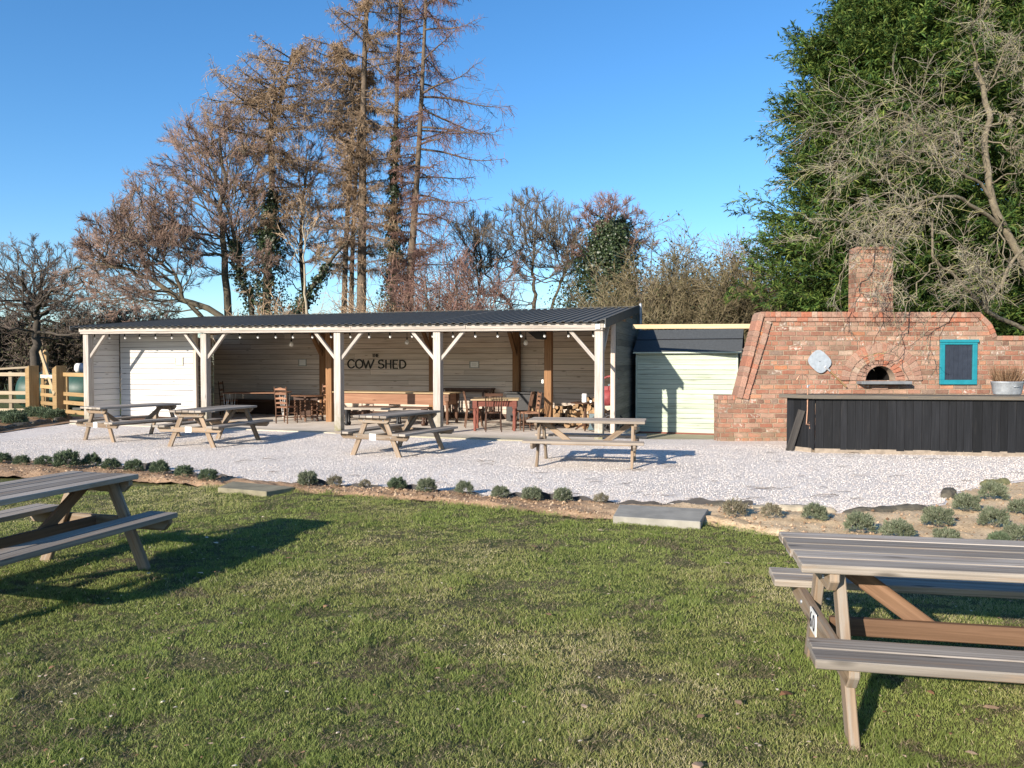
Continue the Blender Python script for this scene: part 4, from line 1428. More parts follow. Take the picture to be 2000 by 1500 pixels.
# old hand-cranked farm machine behind the corner posts
um, _ = SP(1190, 800, 1.75)
pm = SW(um, 1.75, .04)
o = thing("farm_machine", "old hand-cranked farm machine in faded red with iron wheels behind the corner post", "farm machine", pm, STH)
mb = MB(); mb.lathe([(0, -.03), (.16, -.035), (.19, -.02), (.19, .02), (.10, .06), (.05, .10), (0, .10)], (0, 0, 0), 22)
o1 = mb.build("red_plate", M['red'], o, loc=(-.02, -.18, .83), rot=(R(90), 0, 0))
mb = MB(); mb.tube([(-.20 + .0, -.1, 1.10)] + [(.05 - .27 * math.cos(R(a)), -.1, 1.08 + .27 * math.sin(R(a))) for a in range(0, 150, 15)], .028, 8); mb.build("hood_arc", M['red'], o)
mb = MB(); mb.box((-.05, -.08, 1.03), (.10, .12, .16)); mb.tube([(.02, -.1, .88), (.03, -.1, 1.12)], .028, 8); mb.box((-.10, -.06, 1.02), (.08, .08, .10)); mb.build("arm", M['red'], o)
mb = MB(); mb.lathe([(.06, 0), (.13, .02), (.05, .14), (.03, .26)], (0, 0, .90), 12); mb.build("cone_housing", M['bluegreen'], o)
for s in (-1, 1):
    for q in (-1, 1):
        mb = MB(); mb.tube([(s * .14, q * .12, .72), (s * .20, q * .16, .30)], .022, 7); mb.build("leg", M['bluegreen'], o)
mb = MB(); mb.box((-.38, -.1, .24), (.16, .10, .40)); mb.lathe([(.14, .02), (.10, .08), (.05, .16), (.06, .3)], (-.38, -.1, .04), 10); mb.build("cast_stand", M['bluegreen'], o)
def wheel(x, y, r):
    mb = MB()
    ring = [(x + r * math.cos(R(a)), y, .04 + r + r * math.sin(R(a))) for a in range(0, 361, 20)]
    mb.tube(ring, .020, 7, caps=False)
    wo = mb.build("wheel", M['iron'], o)
    mb = MB()
    for k in range(6):
        a = k * 1.047 + .3
        mb.tube([(x, y, .04 + r), (x + r * math.cos(a), y, .04 + r + r * math.sin(a))], .010, 5)
    mb.tube([(x, y - .04, .04 + r), (x, y + .04, .04 + r)], .03, 8)
    mb.build("spokes", M['iron'], wo)
wheel(-.20, -.20, .19); wheel(.08, -.22, .19); wheel(-.16, .20, .19); wheel(.12, .20, .19)
mb = MB(); mb.tube([(-.2, -.2, .23), (-.16, .2, .23)], .015, 6); mb.tube([(.08, -.22, .23), (.12, .2, .23)], .015, 6); mb.build("axle", M['iron'], o)
# ------------------------------------------------------------------ cream shed beside the cow shed
CL = YP(1242, 760, 20.3)
cs = thing("garden_shed", "small flaking cream-painted shed with a felt roof beside the cow shed", "shed", (CL.x, 20.3, -.19), STH)
CW = 2.58
n = 17
mb = MB()
for i in range(n):
    z = .09 + 2.14 * i / n
    mb.beam((0, 0, z + .063), (CW, 0, z + .063), .02, .117, up=(0, -.14, 1))
mb.build("front_boards", M['cream_board'], cs)
mb = MB(); mb.box((CW / 2, .03, 1.10), (CW - .02, .02, 2.2)); mb.box((CW / 2, .9, 1.10), (CW - .04, 1.6, 2.16)); mb.build("shed_body", M['dark_board'], cs)
mb = MB(); mb.beam((CW - .02, -.022, .09), (CW - .02, -.022, 2.23), .05, .03, up=(0, 1, 0)); mb.beam((.02, -.022, .09), (.02, -.022, 2.23), .04, .03, up=(0, 1, 0)); mb.build("corner_trim", M['cream_board'], cs)
mb = MB(); mb.box((CW / 2, .0, .03), (CW, .10, .13)); mb.build("plinth", M['red_wood'], cs)
# felt roof, ridge along the front
def slope(y0, z0, y1, z1):
    mb = MB()
    a, b = Vector((-.06, y0, z0)), Vector((-.06, y1, z1))
    L = CW + .16
    nn = (b - a).normalized().cross(Vector((1, 0, 0))) * -1
    if nn.z < 0: nn = -nn
    xs = [0, L]
    vs = [a, a + Vector((L, 0, 0)), b + Vector((L, 0, 0)), b]
    vs += [p - nn * .025 for p in vs]
    mb.add(vs, [(0, 1, 2, 3), (7, 6, 5, 4), (0, 4, 5, 1), (1, 5, 6, 2), (2, 6, 7, 3), (3, 7, 4, 0)])
    return mb
sl = slope(-.14, 2.19, .92, 2.80)
sl.build("felt_roof", M['roof_felt'], cs)
slope(.92 + .005, 2.80, 1.95, 2.20).build("felt_roof", M['roof_felt'], cs)
mb = MB(); mb.beam((-.06, .42, 2.52), (CW + .10, .42, 2.525), .03, .014, up=(0, -.5, 1)); mb.build("felt_lap", M['black'], cs)
mb = MB(); mb.prism([(0, 2.16), (1.8, 2.16), (.92, 2.72)], (CW - .02, 0, 0), (0, 1, 0), (0, 0, 1), (-.03, 0, 0)); mb.build("gable", M['dark_board'], cs)
mb = MB(); mb.beam((-.05, -.13, 2.165), (CW + .09, -.13, 2.165), .025, .035); mb.build("fascia", M['cream_board'], cs)

# boarded panel between the cream shed and the brick wall
g0 = cs.location + SU * (CW + .06) + Vector((0, 0, 0))
gp = thing("boarded_panel", "cream boarded panel standing between the small shed and the brick oven wall", "fence panel", (g0.x, g0.y, -.19), STH)
mb = MB()
for k in range(6): mb.beam((.07 + .135 * k, 0.05, 0), (.07 + .135 * k, .05, 2.20), .128, .022, up=(0, 1, 0))
mb.build("boards", M['cream_board'], gp)
mb = MB(); mb.beam((-.02, .05, 2.24), (.86, .05, 2.24), .10, .05); mb.build("capping", M['dark_board'], gp)
mb = MB()
for z in (.4, 1.1, 1.8): mb.beam((0, .085, z), (.84, .085, z), .03, .08)
mb.build("rail", M['dark_board'], gp)

# timber beam bridging to the brick wall
a = YP(1236, 638, 18.9); b = YP(1500, 637, 17.25)
o = thing("timber_beam", "pale new timber beam bridging the gap between cow shed and brick wall", "beam", a)
mb = MB(); mb.beam((0, 0, 0), b - a, .05, .105)
mb.build("beam", M['pale_wood'], o, bevel=.004)

# ------------------------------------------------------------------ brick oven wall
WY = 16.7
def wp(px, py, Y=WY):
    p = YP(px, py, Y); return (p.x, p.z)
OX = wp(1720, 743)[0]
oven = thing("brick_oven", "old red brick oven wall with a chimney, sloping buttress and arched oven mouth", "brick oven", (OX, WY, 0))
zt0 = wp(1700, 611)[1]
s_ = 16.7 / F
def L_(px, py): 
    x, z = wp(px, py); return (x - OX, z)
zc = L_(1720, 743)[1]                       # sill of the mouth
outer = [(L_(1403, 862)[0], -.06), (L_(2150, 862)[0], -.06), L_(2150, 657), L_(1946, 657), L_(1938, 640), L_(1925, 620), L_(1915, 612), L_(1484, 611), L_(1441, 773), L_(1403, 773)]
mw, mh = .36, .36
hole = [(mw * math.cos(R(a)), zc + mh * math.sin(R(a))) for a in range(0, 181, 12)]
tris = tessellate_polygon([[Vector((x, z, 0)) for x, z in outer], [Vector((x, z, 0)) for x, z in hole]])
allp = outer + hole
D = .36
mb = MB()
for tr_ in tris:
    mb.add([(allp[k][0], 0, allp[k][1]) for k in tr_], [(0, 1, 2)])
    mb.add([(allp[k][0], D, allp[k][1]) for k in tr_], [(2, 1, 0)])
mb.build("wall", M['brick'], oven)
mb = MB()
no = len(outer)
for k in range(no):
    (x0, z0), (x1, z1) = outer[k], outer[(k + 1) % no]
    mb.add([(x0, 0, z0), (x1, 0, z1), (x1, D, z1), (x0, D, z0)], [(0, 1, 2, 3)])
mb.build("wall_return", M['brick_side'], oven)
# domed oven body behind
mb = MB(); mb.box((0.2, 1.85, 1.1), (3.2, 1.7, 2.2)); mb.build("oven_body", M['brick'], oven)
mb = MB()
nh = len(hole)
for k in range(nh - 1):
    (x0, z0), (x1, z1) = hole[k], hole[k + 1]
    mb.add([(x0, 0, z0), (x1, 0, z1), (x1, .9, z1), (x0, .9, z0)], [(0, 1, 2, 3)])
mb.add([(x, .9, z) for x, z in hole], [tuple(range(nh))])
mb.add([(-mw, -.0, zc), (mw, 0, zc), (mw, .9, zc), (-mw, .9, zc)], [(0, 1, 2, 3)])
mb.build("oven_mouth", M['sooty'], oven)

def ring(name, ri, ro, hi, ho, n, y, depth, tight=.014):
    """voussoirs of a half round arch; ri/ro half widths, hi/ho heights"""
    mb = MB()
    for k in range(n):
        a0, a1 = math.pi * (k + .06) / n, math.pi * (k + .94) / n
        jit = random.uniform(-.006, .006)
        j2 = random.uniform(-.012, .012)
        poly = [(ri * math.cos(a0), zc + hi * math.sin(a0)), ((ro + j2) * math.cos(a0), zc + (ho + j2) * math.sin(a0)), ((ro + j2) * math.cos((a0 + a1) / 2), zc + (ho + j2) * math.sin((a0 + a1) / 2)), ((ro + j2) * math.cos(a1), zc + (ho + j2) * math.sin(a1)), (ri * math.cos(a1), zc + hi * math.sin(a1))]
        mb.prism(poly, (0, y + jit, 0), (1, 0, 0), (0, 0, 1), (0, depth, 0))
    o = mb.build(name, M['arch'], oven, bevel=.006)
    mm = MB()
    q = [(ri * .99 * math.cos(math.pi * k / 24), zc + hi * .99 * math.sin(math.pi * k / 24)) for k in range(25)]
    r = [((ro - .01) * math.cos(math.pi * k / 24), zc + (ho - .01) * math.sin(math.pi * k / 24)) for k in range(25)]
    for k in range(24):
        mm.prism([q[k], r[k], r[k + 1], q[k + 1]], (0, y + .012, 0), (1, 0, 0), (0, 0, 1), (0, depth - .014, 0))
    mm.build("arch_mortar", M['mortar'], o)
ring("outer_arch", .70, .875, .60, .80, 22, -.06, .075)
ring("middle_arch", .535, .705, .44, .605, 17, -.035, .06)
ring("inner_arch", .325, .54, .315, .445, 13, -.012, .28)
mb = MB(); mb.box((.02, -.115, zc - .045), (1.08, .27, .065)); mb.build("slate_shelf", M['slate'], oven, bevel=.006)
mb = MB(); mb.box((-.02, -.012, zc - .15), (.34, .03, .09)); mb.build("sill_brick", M['arch'], oven)
# coping band along the top, buttress coping, low pier coping
def band(pts_out, w, y, dep, name="coping", tone=None):
    """courses of bricks on edge following a line"""
    mb = MB()
    for (a, b) in zip(pts_out[:-1], pts_out[1:]):
        a, b = Vector((a[0], 0, a[1])), Vector((b[0], 0, b[1]))
        d = b - a
        Ln = d.length
        d.normalize()
        nn = Vector((d.z, 0, -d.x))
        s = 0.0
        while s < Ln - .03:
            e = min(Ln, s + random.choice((.105, .11, .115, .11, .24)))
            j = random.uniform(-.006, .006)
            p, q = a + d * (s + .005), a + d * (e - .005)
            mb.beam(p + nn * (w / 2) + Vector((0, y + dep / 2 + j, 0)), q + nn * (w / 2) + Vector((0, y + dep / 2 + j, 0)), dep, w + random.uniform(-.006, .006), up=(nn.x, 0, nn.z))
            s = e
    o = mb.build(name, M['arch'], oven, bevel=.006)
    bk = MB()
    for (a, b) in zip(pts_out[:-1], pts_out[1:]):
        a, b = Vector((a[0], 0, a[1])), Vector((b[0], 0, b[1]))
        d = (b - a).normalized()
        nn = Vector((d.z, 0, -d.x))
        c0 = nn * (w / 2) + Vector((0, y + dep / 2 + .005, 0))
        bk.beam(a + c0, b + c0, dep - .012, w - .022, up=(nn.x, 0, nn.z))
    bk.build("joint_mortar", M['mortar'], o)
    return o
top_l, top_r = L_(1484, 609), L_(1914, 610)
band([top_l, top_r], .115, -.045, .45)
band([(top_l[0] + .1, top_l[1] - .125), (top_r[0] - .05, top_r[1] - .125)], .085, -.035, .20, "string_course")
band([L_(1438, 776), L_(1481, 612)], .12, -.06, .45, "buttress_coping")
band([(L_(1438, 776)[0] + .135, L_(1438, 776)[1] - .02), (L_(1481, 612)[0] + .17, L_(1481, 612)[1] - .16)], .115, -.055, .2, "buttress_coping")
band([L_(1402, 772), L_(1436, 772)], .10, -.02, .41, "pier_coping")
band([L_(1916, 612), L_(1936, 632), L_(1947, 657)], .115, -.03, .42)
band([L_(1947, 656), L_(2150, 656)], .10, -.03, .42)
mb = MB()
mb.box((0, -.03, 0), (.02, .02, .02))
# chimney
cx0, cz1 = L_(1674, 487); cx1, _z = L_(1747, 487)
mb = MB()
for (a, b) in (((cx0, .02), (cx1, .02)),):
    z0, z1 = zt0 - .05, cz1
    mb.add([(cx0, .02, z0), (cx1, .02, z0), (cx1 - .02, .02, z1), (cx0, .02, z1)], [(0, 1, 2, 3)])
    mb.add([(cx1, .40, z0), (cx0, .40, z0), (cx0, .40, z1), (cx1, .40, z1)], [(0, 1, 2, 3)])
    mb.add([(cx0, .02, z1), (cx1 - .02, .02, z1), (cx1 - .02, .40, z1), (cx0, .40, z1)], [(0, 1, 2, 3)])
ch = mb.build("chimney", M['brick'], oven)
mb = MB()
mb.add([(cx0, .40, z0), (cx0, .02, z0), (cx0, .02, z1), (cx0, .40, z1)], [(0, 1, 2, 3)])
mb.build("chimney_side", M['brick_side'], ch)
mb = MB()
mb.add([(cx1, .02, z0), (cx1, .40, z0), (cx1, .40, z1), (cx1 - .02, .02, z1)], [(0, 1, 2, 3)])
mb.build("chimney_side", M['brick_side'], ch)
mb = MB()
for k in range(7):
    mb.box((cx0 + .06 + .115 * k, .10, cz1 + .028), (.106, .22, .055))
mb.box((cx0 + .06, .31, cz1 + .028), (.12, .19, .055)); mb.box((cx1 - .07, .31, cz1 + .028), (.12, .19, .055))
mb.build("chimney_top", M['arch'], ch, bevel=.005)

# pizza peel on the wall
pc = YP(1601, 706, WY - .06)
peel = thing("pizza_peel", "aluminium pizza peel with a wooden handle hanging on the brick wall", "pizza peel", pc)
ang = math.atan2(-(757 - 718), (1652 - 1611))
dx = Vector((math.cos(ang), 0, math.sin(ang))); dn = Vector((-math.sin(ang), 0, math.cos(ang)))
mb = MB()
hw = .20
poly = [(.235 * abs(math.cos(R(a_))) ** .62 * (1 if math.cos(R(a_)) > 0 else -1), .205 * abs(math.sin(R(a_))) ** .62 * (1 if math.sin(R(a_)) > 0 else -1)) for a_ in range(0, 360, 10)]
mb.prism(poly, (0, 0, 0), dx, dn, (0, .008, 0)); mb.build("blade", M['steel'], peel)
L1 = (YP(1652, 757, WY - .06) - pc).length
mb = MB(); mb.tube([dx * .16 + Vector((0, -.01, 0)), dx * .30 + Vector((0, -.012, 0))], .022, 8); mb.build("socket", M['steel'], peel)
mb = MB(); mb.tube([dx * .28 + Vector((0, -.012, 0)), dx * L1 + Vector((0, -.005, 0))], .017, 8); mb.build("handle", M['fence_wood'], peel)
mb = MB(); mb.tube([dx * .0 + Vector((0, .06, .0)), Vector((0, -.02, 0))], .008, 6); mb.build("hook", M['iron'], peel)

# teal framed menu board
pa, pb = YP(1837, 664, WY - .05), YP(1908, 751, WY - .05)
bc = (pa + pb) / 2
mbd = thing("menu_board", "black slatted menu board in a bright teal frame on the brick wall", "menu board", (bc.x, WY - .035, bc.z))
W_, H_ = pb.x - pa.x, pa.z - pb.z
fw = .10
mb = MB()
mb.beam((-W_ / 2, 0, -H_ / 2 + fw / 2), (W_ / 2, 0, -H_ / 2 + fw / 2), .05, fw)
mb.beam((-W_ / 2, 0, H_ / 2 - fw / 2), (W_ / 2, 0, H_ / 2 - fw / 2), .05, fw)
for s in (-1, 1): mb.beam((s * (W_ / 2 - fw / 2), 0, -H_ / 2 + fw), (s * (W_ / 2 - fw / 2), 0, H_ / 2 - fw), .05, fw, up=(1, 0, 0))
mb.build("frame", M['teal'], mbd, bevel=.005)
mb = MB(); mb.beam((-W_ / 2 - .02, -.03, H_ / 2 - .02), (W_ / 2 + .02, -.03, H_ / 2 - .02), .03, .06); mb.build("head_board", M['teal'], mbd, bevel=.004)
mb = MB()
for k in range(6):
    x = -W_ / 2 + fw + (W_ - 2 * fw) * (k + .5) / 6
    mb.beam((x, .012, -H_ / 2 + fw), (x, .012, H_ / 2 - fw), (W_ - 2 * fw) / 6 - .004, .015, up=(0, 1, 0))
mb.build("slatted_board", M['board'], mbd)

# ------------------------------------------------------------------ outdoor bar
A = G(1592, 886, 0.0); B2 = G(2000, 893.5, 0.0)
bd = Vector((B2.x - A.x, B2.y - A.y)).normalized()
bar = thing("outdoor_bar", "long outdoor bar clad in black vertical boards with a grey timber counter", "bar", (A.x, A.y, 0.0), math.atan2(bd.y, bd.x))
BL = 5.2
bh = 1.035
loc_ = lambda p: Vector((p.x - A.x, p.y - A.y)).to_3d()
yaw = math.atan2(bd.y, bd.x)
def bl(p):
    q = Matrix.Rotation(-yaw, 3, 'Z') @ Vector((p.x - A.x, p.y - A.y, 0)); return (q.x, q.y)
Bc = bl(G(1568, 879, 0.0)); 
mb = MB()
x = 0.0
while x < BL:
    wd = random.choice((.145, .15, .16, .12))
    mb.beam((x + wd / 2, 0.012 + random.uniform(-.002, .002), .085 + random.uniform(-.012, .006)), (x + wd / 2, .012, bh), wd - .005, .024, up=(0, 1, 0))
    x += wd
mb.build("front_boards", M['black_board'], bar)
mb = MB()
a_, b_ = Vector((-.01, .01, 0)), Vector((-.42, .46, 0))
for k in range(4):
    p = a_.lerp(b_, (k + .5) / 4)
    d = (b_ - a_).normalized()
    nn = Vector((d.y, -d.x, 0))
    mb.beam(p + Vector((0, 0, .08)), p + Vector((0, 0, bh)), (b_ - a_).length / 4 - .004, .024, up=nn)
p0, p1 = Vector((-.42, .48, 0)), Vector((.25, 1.75, 0))
for k in range(9):
    p = p0.lerp(p1, (k + .5) / 9)
    d = (p1 - p0).normalized()
    mb.beam(p + Vector((0, 0, .05)), p + Vector((0, 0, bh)), (p1 - p0).length / 9 - .004, .024, up=Vector((d.y, -d.x, 0)))
mb.build("end_boards", M['black_board'], bar)
mb = MB(); mb.beam((-.005, .07, .045), (BL, .07, .045), .14, .11); mb.beam((-.02, .08, .045), (-.38, .48, .045), .12, .11); mb.build("brick_plinth", plain("pale_stone_plinth", (0.27, 0.22, 0.17), .9, .3, 9.0), bar)
mb = MB()
ct = [(-.60, .40), (-.06, -.11), (1.6, -.085), (BL, -.085), (BL, .62), (.10, .62)]
mb.prism(ct, (0, 0, bh + .075), (1, 0, 0), (0, 1, 0), (0, 0, -.072)); mb.build("counter_top", M['counter'], bar, bevel=.006)
mb = MB(); mb.box((BL / 2, .30, bh - .05), (BL, .5, .06)); mb.build("sub_frame", M['black_board'], bar)

# copper stand pipe at the bar corner
bp = YP(1577, 838, A.y + .10)
tp = thing("copper_standpipe", "bent copper water pipe with a brass tap fixed to the bar corner", "water pipe", (bp.x, bp.y, 0))
def tpz(px, py):
    p = YP(px, py, bp.y); return Vector((p.x - bp.x, 0, p.z))
pts = [tpz(1575, 829), tpz(1577, 800), tpz(1578, 745)] + [tpz(1568 + 9.5 * math.cos(R(a)), 740 - 9 * math.sin(R(a))) for a in range(0, 160, 20)] + [tpz(1556, 742)]
mb = MB(); mb.tube(pts, .013, 8); mb.build("pipe", M['copper'], tp)
mb = MB(); mb.tube([tpz(1574, 828), tpz(1583, 830)], .016, 7); mb.tube([tpz(1583, 826), tpz(1582, 837)], .018, 8); mb.tube([tpz(1580, 825) , tpz(1586, 824)], .009, 6); mb.build("tap", M['copper'], tp)
mb = MB(); mb.tube([tpz(1577.5, 752), tpz(1577.5, 757)], .020, 8); mb.tube([tpz(1577, 753), tpz(1582, 753)], .012, 6); mb.build("valve", M['zinc'], tp)
mb = MB(); mb.tube([tpz(1576, 783), tpz(1586, 783) + Vector((0, .06, 0))], .010, 6); mb.build("pipe_clip", M['copper'], tp)

# leaning board
lb, lt = G(1541, 881, .01), YP(1566, 801, A.y + .16)
o = thing("leaning_board", "dark grey plank leaning against the end of the bar", "plank", (lb.x, lb.y, 0.01))
mb = MB(); mb.beam((0, 0, 0), lt - lb + Vector((0, 0, 0)), .13, .03, up=(-.25, -1, .1)); mb.build("plank", wood("charcoal_plank", [(0.028, 0.026, 0.025), (0.055, 0.05, 0.046), (0.085, 0.078, 0.07)]), o, bevel=.004)

# galvanised planter on the counter
qc = YP(1967, 771, 14.55)
pl_ = thing("zinc_planter", "oval ribbed galvanised tub of withered plants standing on the bar counter", "planter", (qc.x, 14.55, bh + .078))
mb = MB()
prof = [(0, .01), (.225, .0), (.235, .02), (.27, .22), (.285, .235), (.285, .25), (.262, .25), (.255, .20), (0, .19)]
mb.lathe(prof, (0, 0, 0), 60, sx=1.06, sy=.7)
for i, v in enumerate(mb.v):
    k = i % 60
    if .0 < v[2] < .23 and math.hypot(v[0], v[1]) > .15:
        f_ = 1 + (.018 if k % 2 else -.012); mb.v[i] = (v[0] * f_, v[1] * f_, v[2])
mb.build("tub", M['zinc'], pl_)
for s in (-1, 1):
    mb = MB(); mb.tube([(s * .05 - .06, -.185, .17), (s * .05 - .06, -.215, .16), (s * .05 + .06, -.215, .16), (s * .05 + .06, -.185, .17)], .006, 5)
    if s > 0: mb.build("handle", M['zinc'], pl_)
mb = MB(); mb.box((.30, -.02, .245), (.02, .05, .05)); mb.build("plant_label", M['blue'], pl_)
def sprig_mesh(n, rx, ry, h, wd, seed, lean=.5, z0=0.0):
    g = np.random.default_rng(seed)
    a = g.random(n) * 6.283
    r = np.sqrt(g.random(n))
    bx, by = np.cos(a) * r * rx * .6, np.sin(a) * r * ry * .6
    L = h * (.45 + .65 * g.random(n))
    tx, ty = bx + np.cos(a) * r * rx * lean + g.normal(0, .03, n) * h * 3, by + np.sin(a) * r * ry * lean + g.normal(0, .03, n) * h * 3
    b = np.stack([bx, by, np.full(n, z0)], 1)
    tp_ = np.stack([tx, ty, z0 + L], 1)
    az = g.random(n) * 6.283
    s = np.stack([np.cos(az), np.sin(az), 0 * az], 1) * wd * (.6 + .8 * g.random(n))[:, None]
    m = (b + tp_) / 2 + g.normal(0, .012, (n, 3))
    V = np.stack([b - s * .6, b + s * .6, m - s, m + s, tp_], 1).reshape(-1, 3)
    i = np.arange(n)[:, None] * 5
    T = np.concatenate([i + [[0, 1, 3]], i + [[0, 3, 2]], i + [[2, 3, 4]]], 1).reshape(-1, 3)
    return V, T
V, T = sprig_mesh(700, .34, .20, .40, .0035, 5, .5, .19)
np_mesh("withered_plants", V, T, island("withered_stalk", [(0.10, 0.055, 0.03), (0.20, 0.12, 0.07), (0.28, 0.19, 0.12)]), pl_)

# ------------------------------------------------------------------ gate, fence, tank at the far side of the shed
def fpost(name, label, px, py0, py1, w, rz, mat, slant=.10, extra=None):
    b = G(px, py1, 0.0)
    h = YP(px, py0, b.y).z
    o = thing(name, label, "post", (b.x, b.y, 0), rz, extra)
    mb = MB()
    mb.prism([(-w / 2, 0), (w / 2, 0), (w / 2, h), (-w / 2, h - slant)], (0, -w / 2, 0), (1, 0, 0), (0, 0, 1), (0, w, 0))
    mb.build("post_timber", mat, o, bevel=.008)
    return o, b, h
oA, bA, hA = fpost("gate_post", "thick pale gate post with a slanted top at the field fence end", 64, 714, 812, .30, R(-38), M['fence_wood'])
oB, bB, hB = fpost("gate_post", "thick pale gate post with a slanted top nearest the shed", 117, 714, 818, .29, R(-38), M['fence_wood'])
b3 = G(82, 808, 0); h3 = YP(82, 683, b3.y).z
o = thing("tall_post", "tall pale post rising behind the gate with a rounded top", "post", (b3.x, b3.y + .25, 0))
mb = MB(); mb.beam((0, 0, 0), (0, 0, h3 - .1), .13, .13, up=(0, 1, 0)); mb.lathe([(.075, 0), (.07, .06), (.03, .1), (0, .105)], (0, 0, h3 - .1), 10); mb.build("post_timber", M['fence_wood'], o)
a, b = YP(79, 686, b3.y + .1), YP(107, 770, bB.y - .18)
o = thing("pale_pole", "pale new timber strut leaning diagonally across the gate", "strut", b)
mb = MB(); mb.beam((0, 0, 0), a - b, .10, .06, up=(0, 1, 0)); mb.build("timber", M['pale_wood'], o, bevel=.004)
# gate between the posts
ga, gb = Vector((bA.x + .25, bA.y + .05, 0)), Vector((bB.x - .12, bB.y + .12, 0))
g = thing("field_gate", "low five-barred timber gate between the two thick posts", "gate", ga)
gd = gb - ga
mb = MB()
for k, py in enumerate((735, 755, 771, 787, 803)):
    z = YP(95, py, ga.y - .3).z
    mb = MB(); mb.beam((0, 0, z), (gd.x, gd.y, z), .035, .11); mb.build("bar", M['white_board'] if k == 0 else M['fence_wood'], g)
mb = MB(); mb.beam((.05, .02, 0.08), (.05, .02, YP(95, 731, ga.y).z), .09, .05, up=(0, 1, 0)); mb.build("stile", M['fence_wood'], g)
mb = MB(); mb.tube([(-.05, -.02, .2), (-.05, -.02, YP(80, 725, ga.y).z)], .014, 6); mb.build("hinge_rod", M['iron'], g)
# fence towards the shed
fa, fb = Vector((bB.x + .12, bB.y, 0)), Vector((-11.95, 22.0, 0))
f1 = thing("rail_fence", "pale post and rail fence between the gate post and the shed corner", "fence", fa)
fd = fb - fa
for py in (732, 771, 788, 806):
    z = YP(140, py, (fa.y + fb.y) / 2).z
    mb = MB(); mb.beam((0, 0, z), (fd.x, fd.y, z), .04, .115); mb.build("rail", M['fence_wood'], f1, bevel=.004)
for k in (.10, .78):
    mb = MB(); mb.beam((fd.x * k, fd.y * k + .06, 0), (fd.x * k, fd.y * k + .06, YP(140, 728, fa.y).z), .10 if k > .5 else .05, .08, up=(0, 1, 0)); mb.build("post", M['fence_wood'], f1, bevel=.006)
# fence along the field
fa = Vector((bA.x - .12, bA.y + .1, 0)); fb = Vector((bA.x - 9.5, bA.y + 1.6, 0))
f2 = thing("rail_fence", "dull older post and rail fence running along the field", "fence", fa)
fd = fb - fa
for py in (731, 767, 783, 801):
    z = YP(26, py, bA.y + .3).z
    mb = MB(); mb.beam((0, 0, z), (fd.x, fd.y, z), .04, .115); mb.build("rail", M['dull_rail'], f2)
z = YP(50, 717, bA.y).z
mb = MB(); mb.beam((0, 0, z), (fd.x, fd.y, z - .5), .04, .06); mb.build("top_rail", M['dull_rail'], f2)
for k in (.08, .30, .52, .74, .95):
    mb = MB(); mb.beam((fd.x * k, fd.y * k + .06, -.05), (fd.x * k, fd.y * k + .06, YP(26, 726, bA.y).z), .10, .08, up=(0, 1, 0)); mb.build("post", M['dull_rail'], f2)
# tank and drum
tY = 28.5
t0, t1 = YP(43, 757, tY), YP(196, 757, tY)
o = thing("green_tank", "large dark green plastic tank lying behind the gate and fence", "tank", ((t0.x + t1.x) / 2, tY, -.05))
Lt_ = t1.x - t0.x
zc_, rt_ = .72, .68
mb = MB()
prof = [(0, -Lt_ / 2), (rt_ * .6, -Lt_ / 2 + .03), (rt_ * .9, -Lt_ / 2 + .14), (rt_, -Lt_ / 2 + .3), (rt_, -.45), (rt_ * .97, -.42), (rt_ * .97, -.30), (rt_, -.27), (rt_, .3), (rt_ * .97, .33), (rt_ * .97, .45), (rt_, .48), (rt_, Lt_ / 2 - .3), (rt_ * .9, Lt_ / 2 - .14), (0, Lt_ / 2)]
mb.lathe(prof, (0, 0, 0), 26)
tk = mb.build("tank_body", M['tank'], o, loc=(0, 0, zc_), rot=(0, R(90), 0))
mb = MB(); mb.lathe([(.2, 0), (.2, .08), (.16, .10), (0, .10)], (-.5, 0, zc_ + rt_ - .02), 16); mb.build("filler_cap", M['black'], o)
mb = MB()
for s in (-1, 1): mb.box((s * Lt_ * .3, 0, .06), (.3, 1.1, .14))
mb.build("cradle", M['dark_board'], o)
d0, d1 = YP(130, 718, 27.3), YP(186, 718, 27.3)
zb = YP(130, 727, 27.3).z
o = thing("blue_drum", "dark blue drum with a white end cap resting above the green tank", "drum", ((d0.x + d1.x) / 2, 27.9, zc_ + rt_ - .06))
Ld = d1.x - d0.x
mb = MB(); mb.lathe([(0, -Ld / 2 + .2), (.17, -Ld / 2 + .2), (.17, Ld / 2), (0, Ld / 2)], (0, 0, 0), 18); mb.build("drum_body", M['blue'], o, loc=(0, 0, .18), rot=(0, R(90), 0))
mb = MB(); mb.lathe([(0, -Ld / 2), (.13, -Ld / 2), (.17, -Ld / 2 + .03), (.176, -Ld / 2 + .2), (0, -Ld / 2 + .2)], (0, 0, 0), 18); mb.build("end_cap", M['white_paint'], o, loc=(0, 0, .18), rot=(0, R(90), 0))

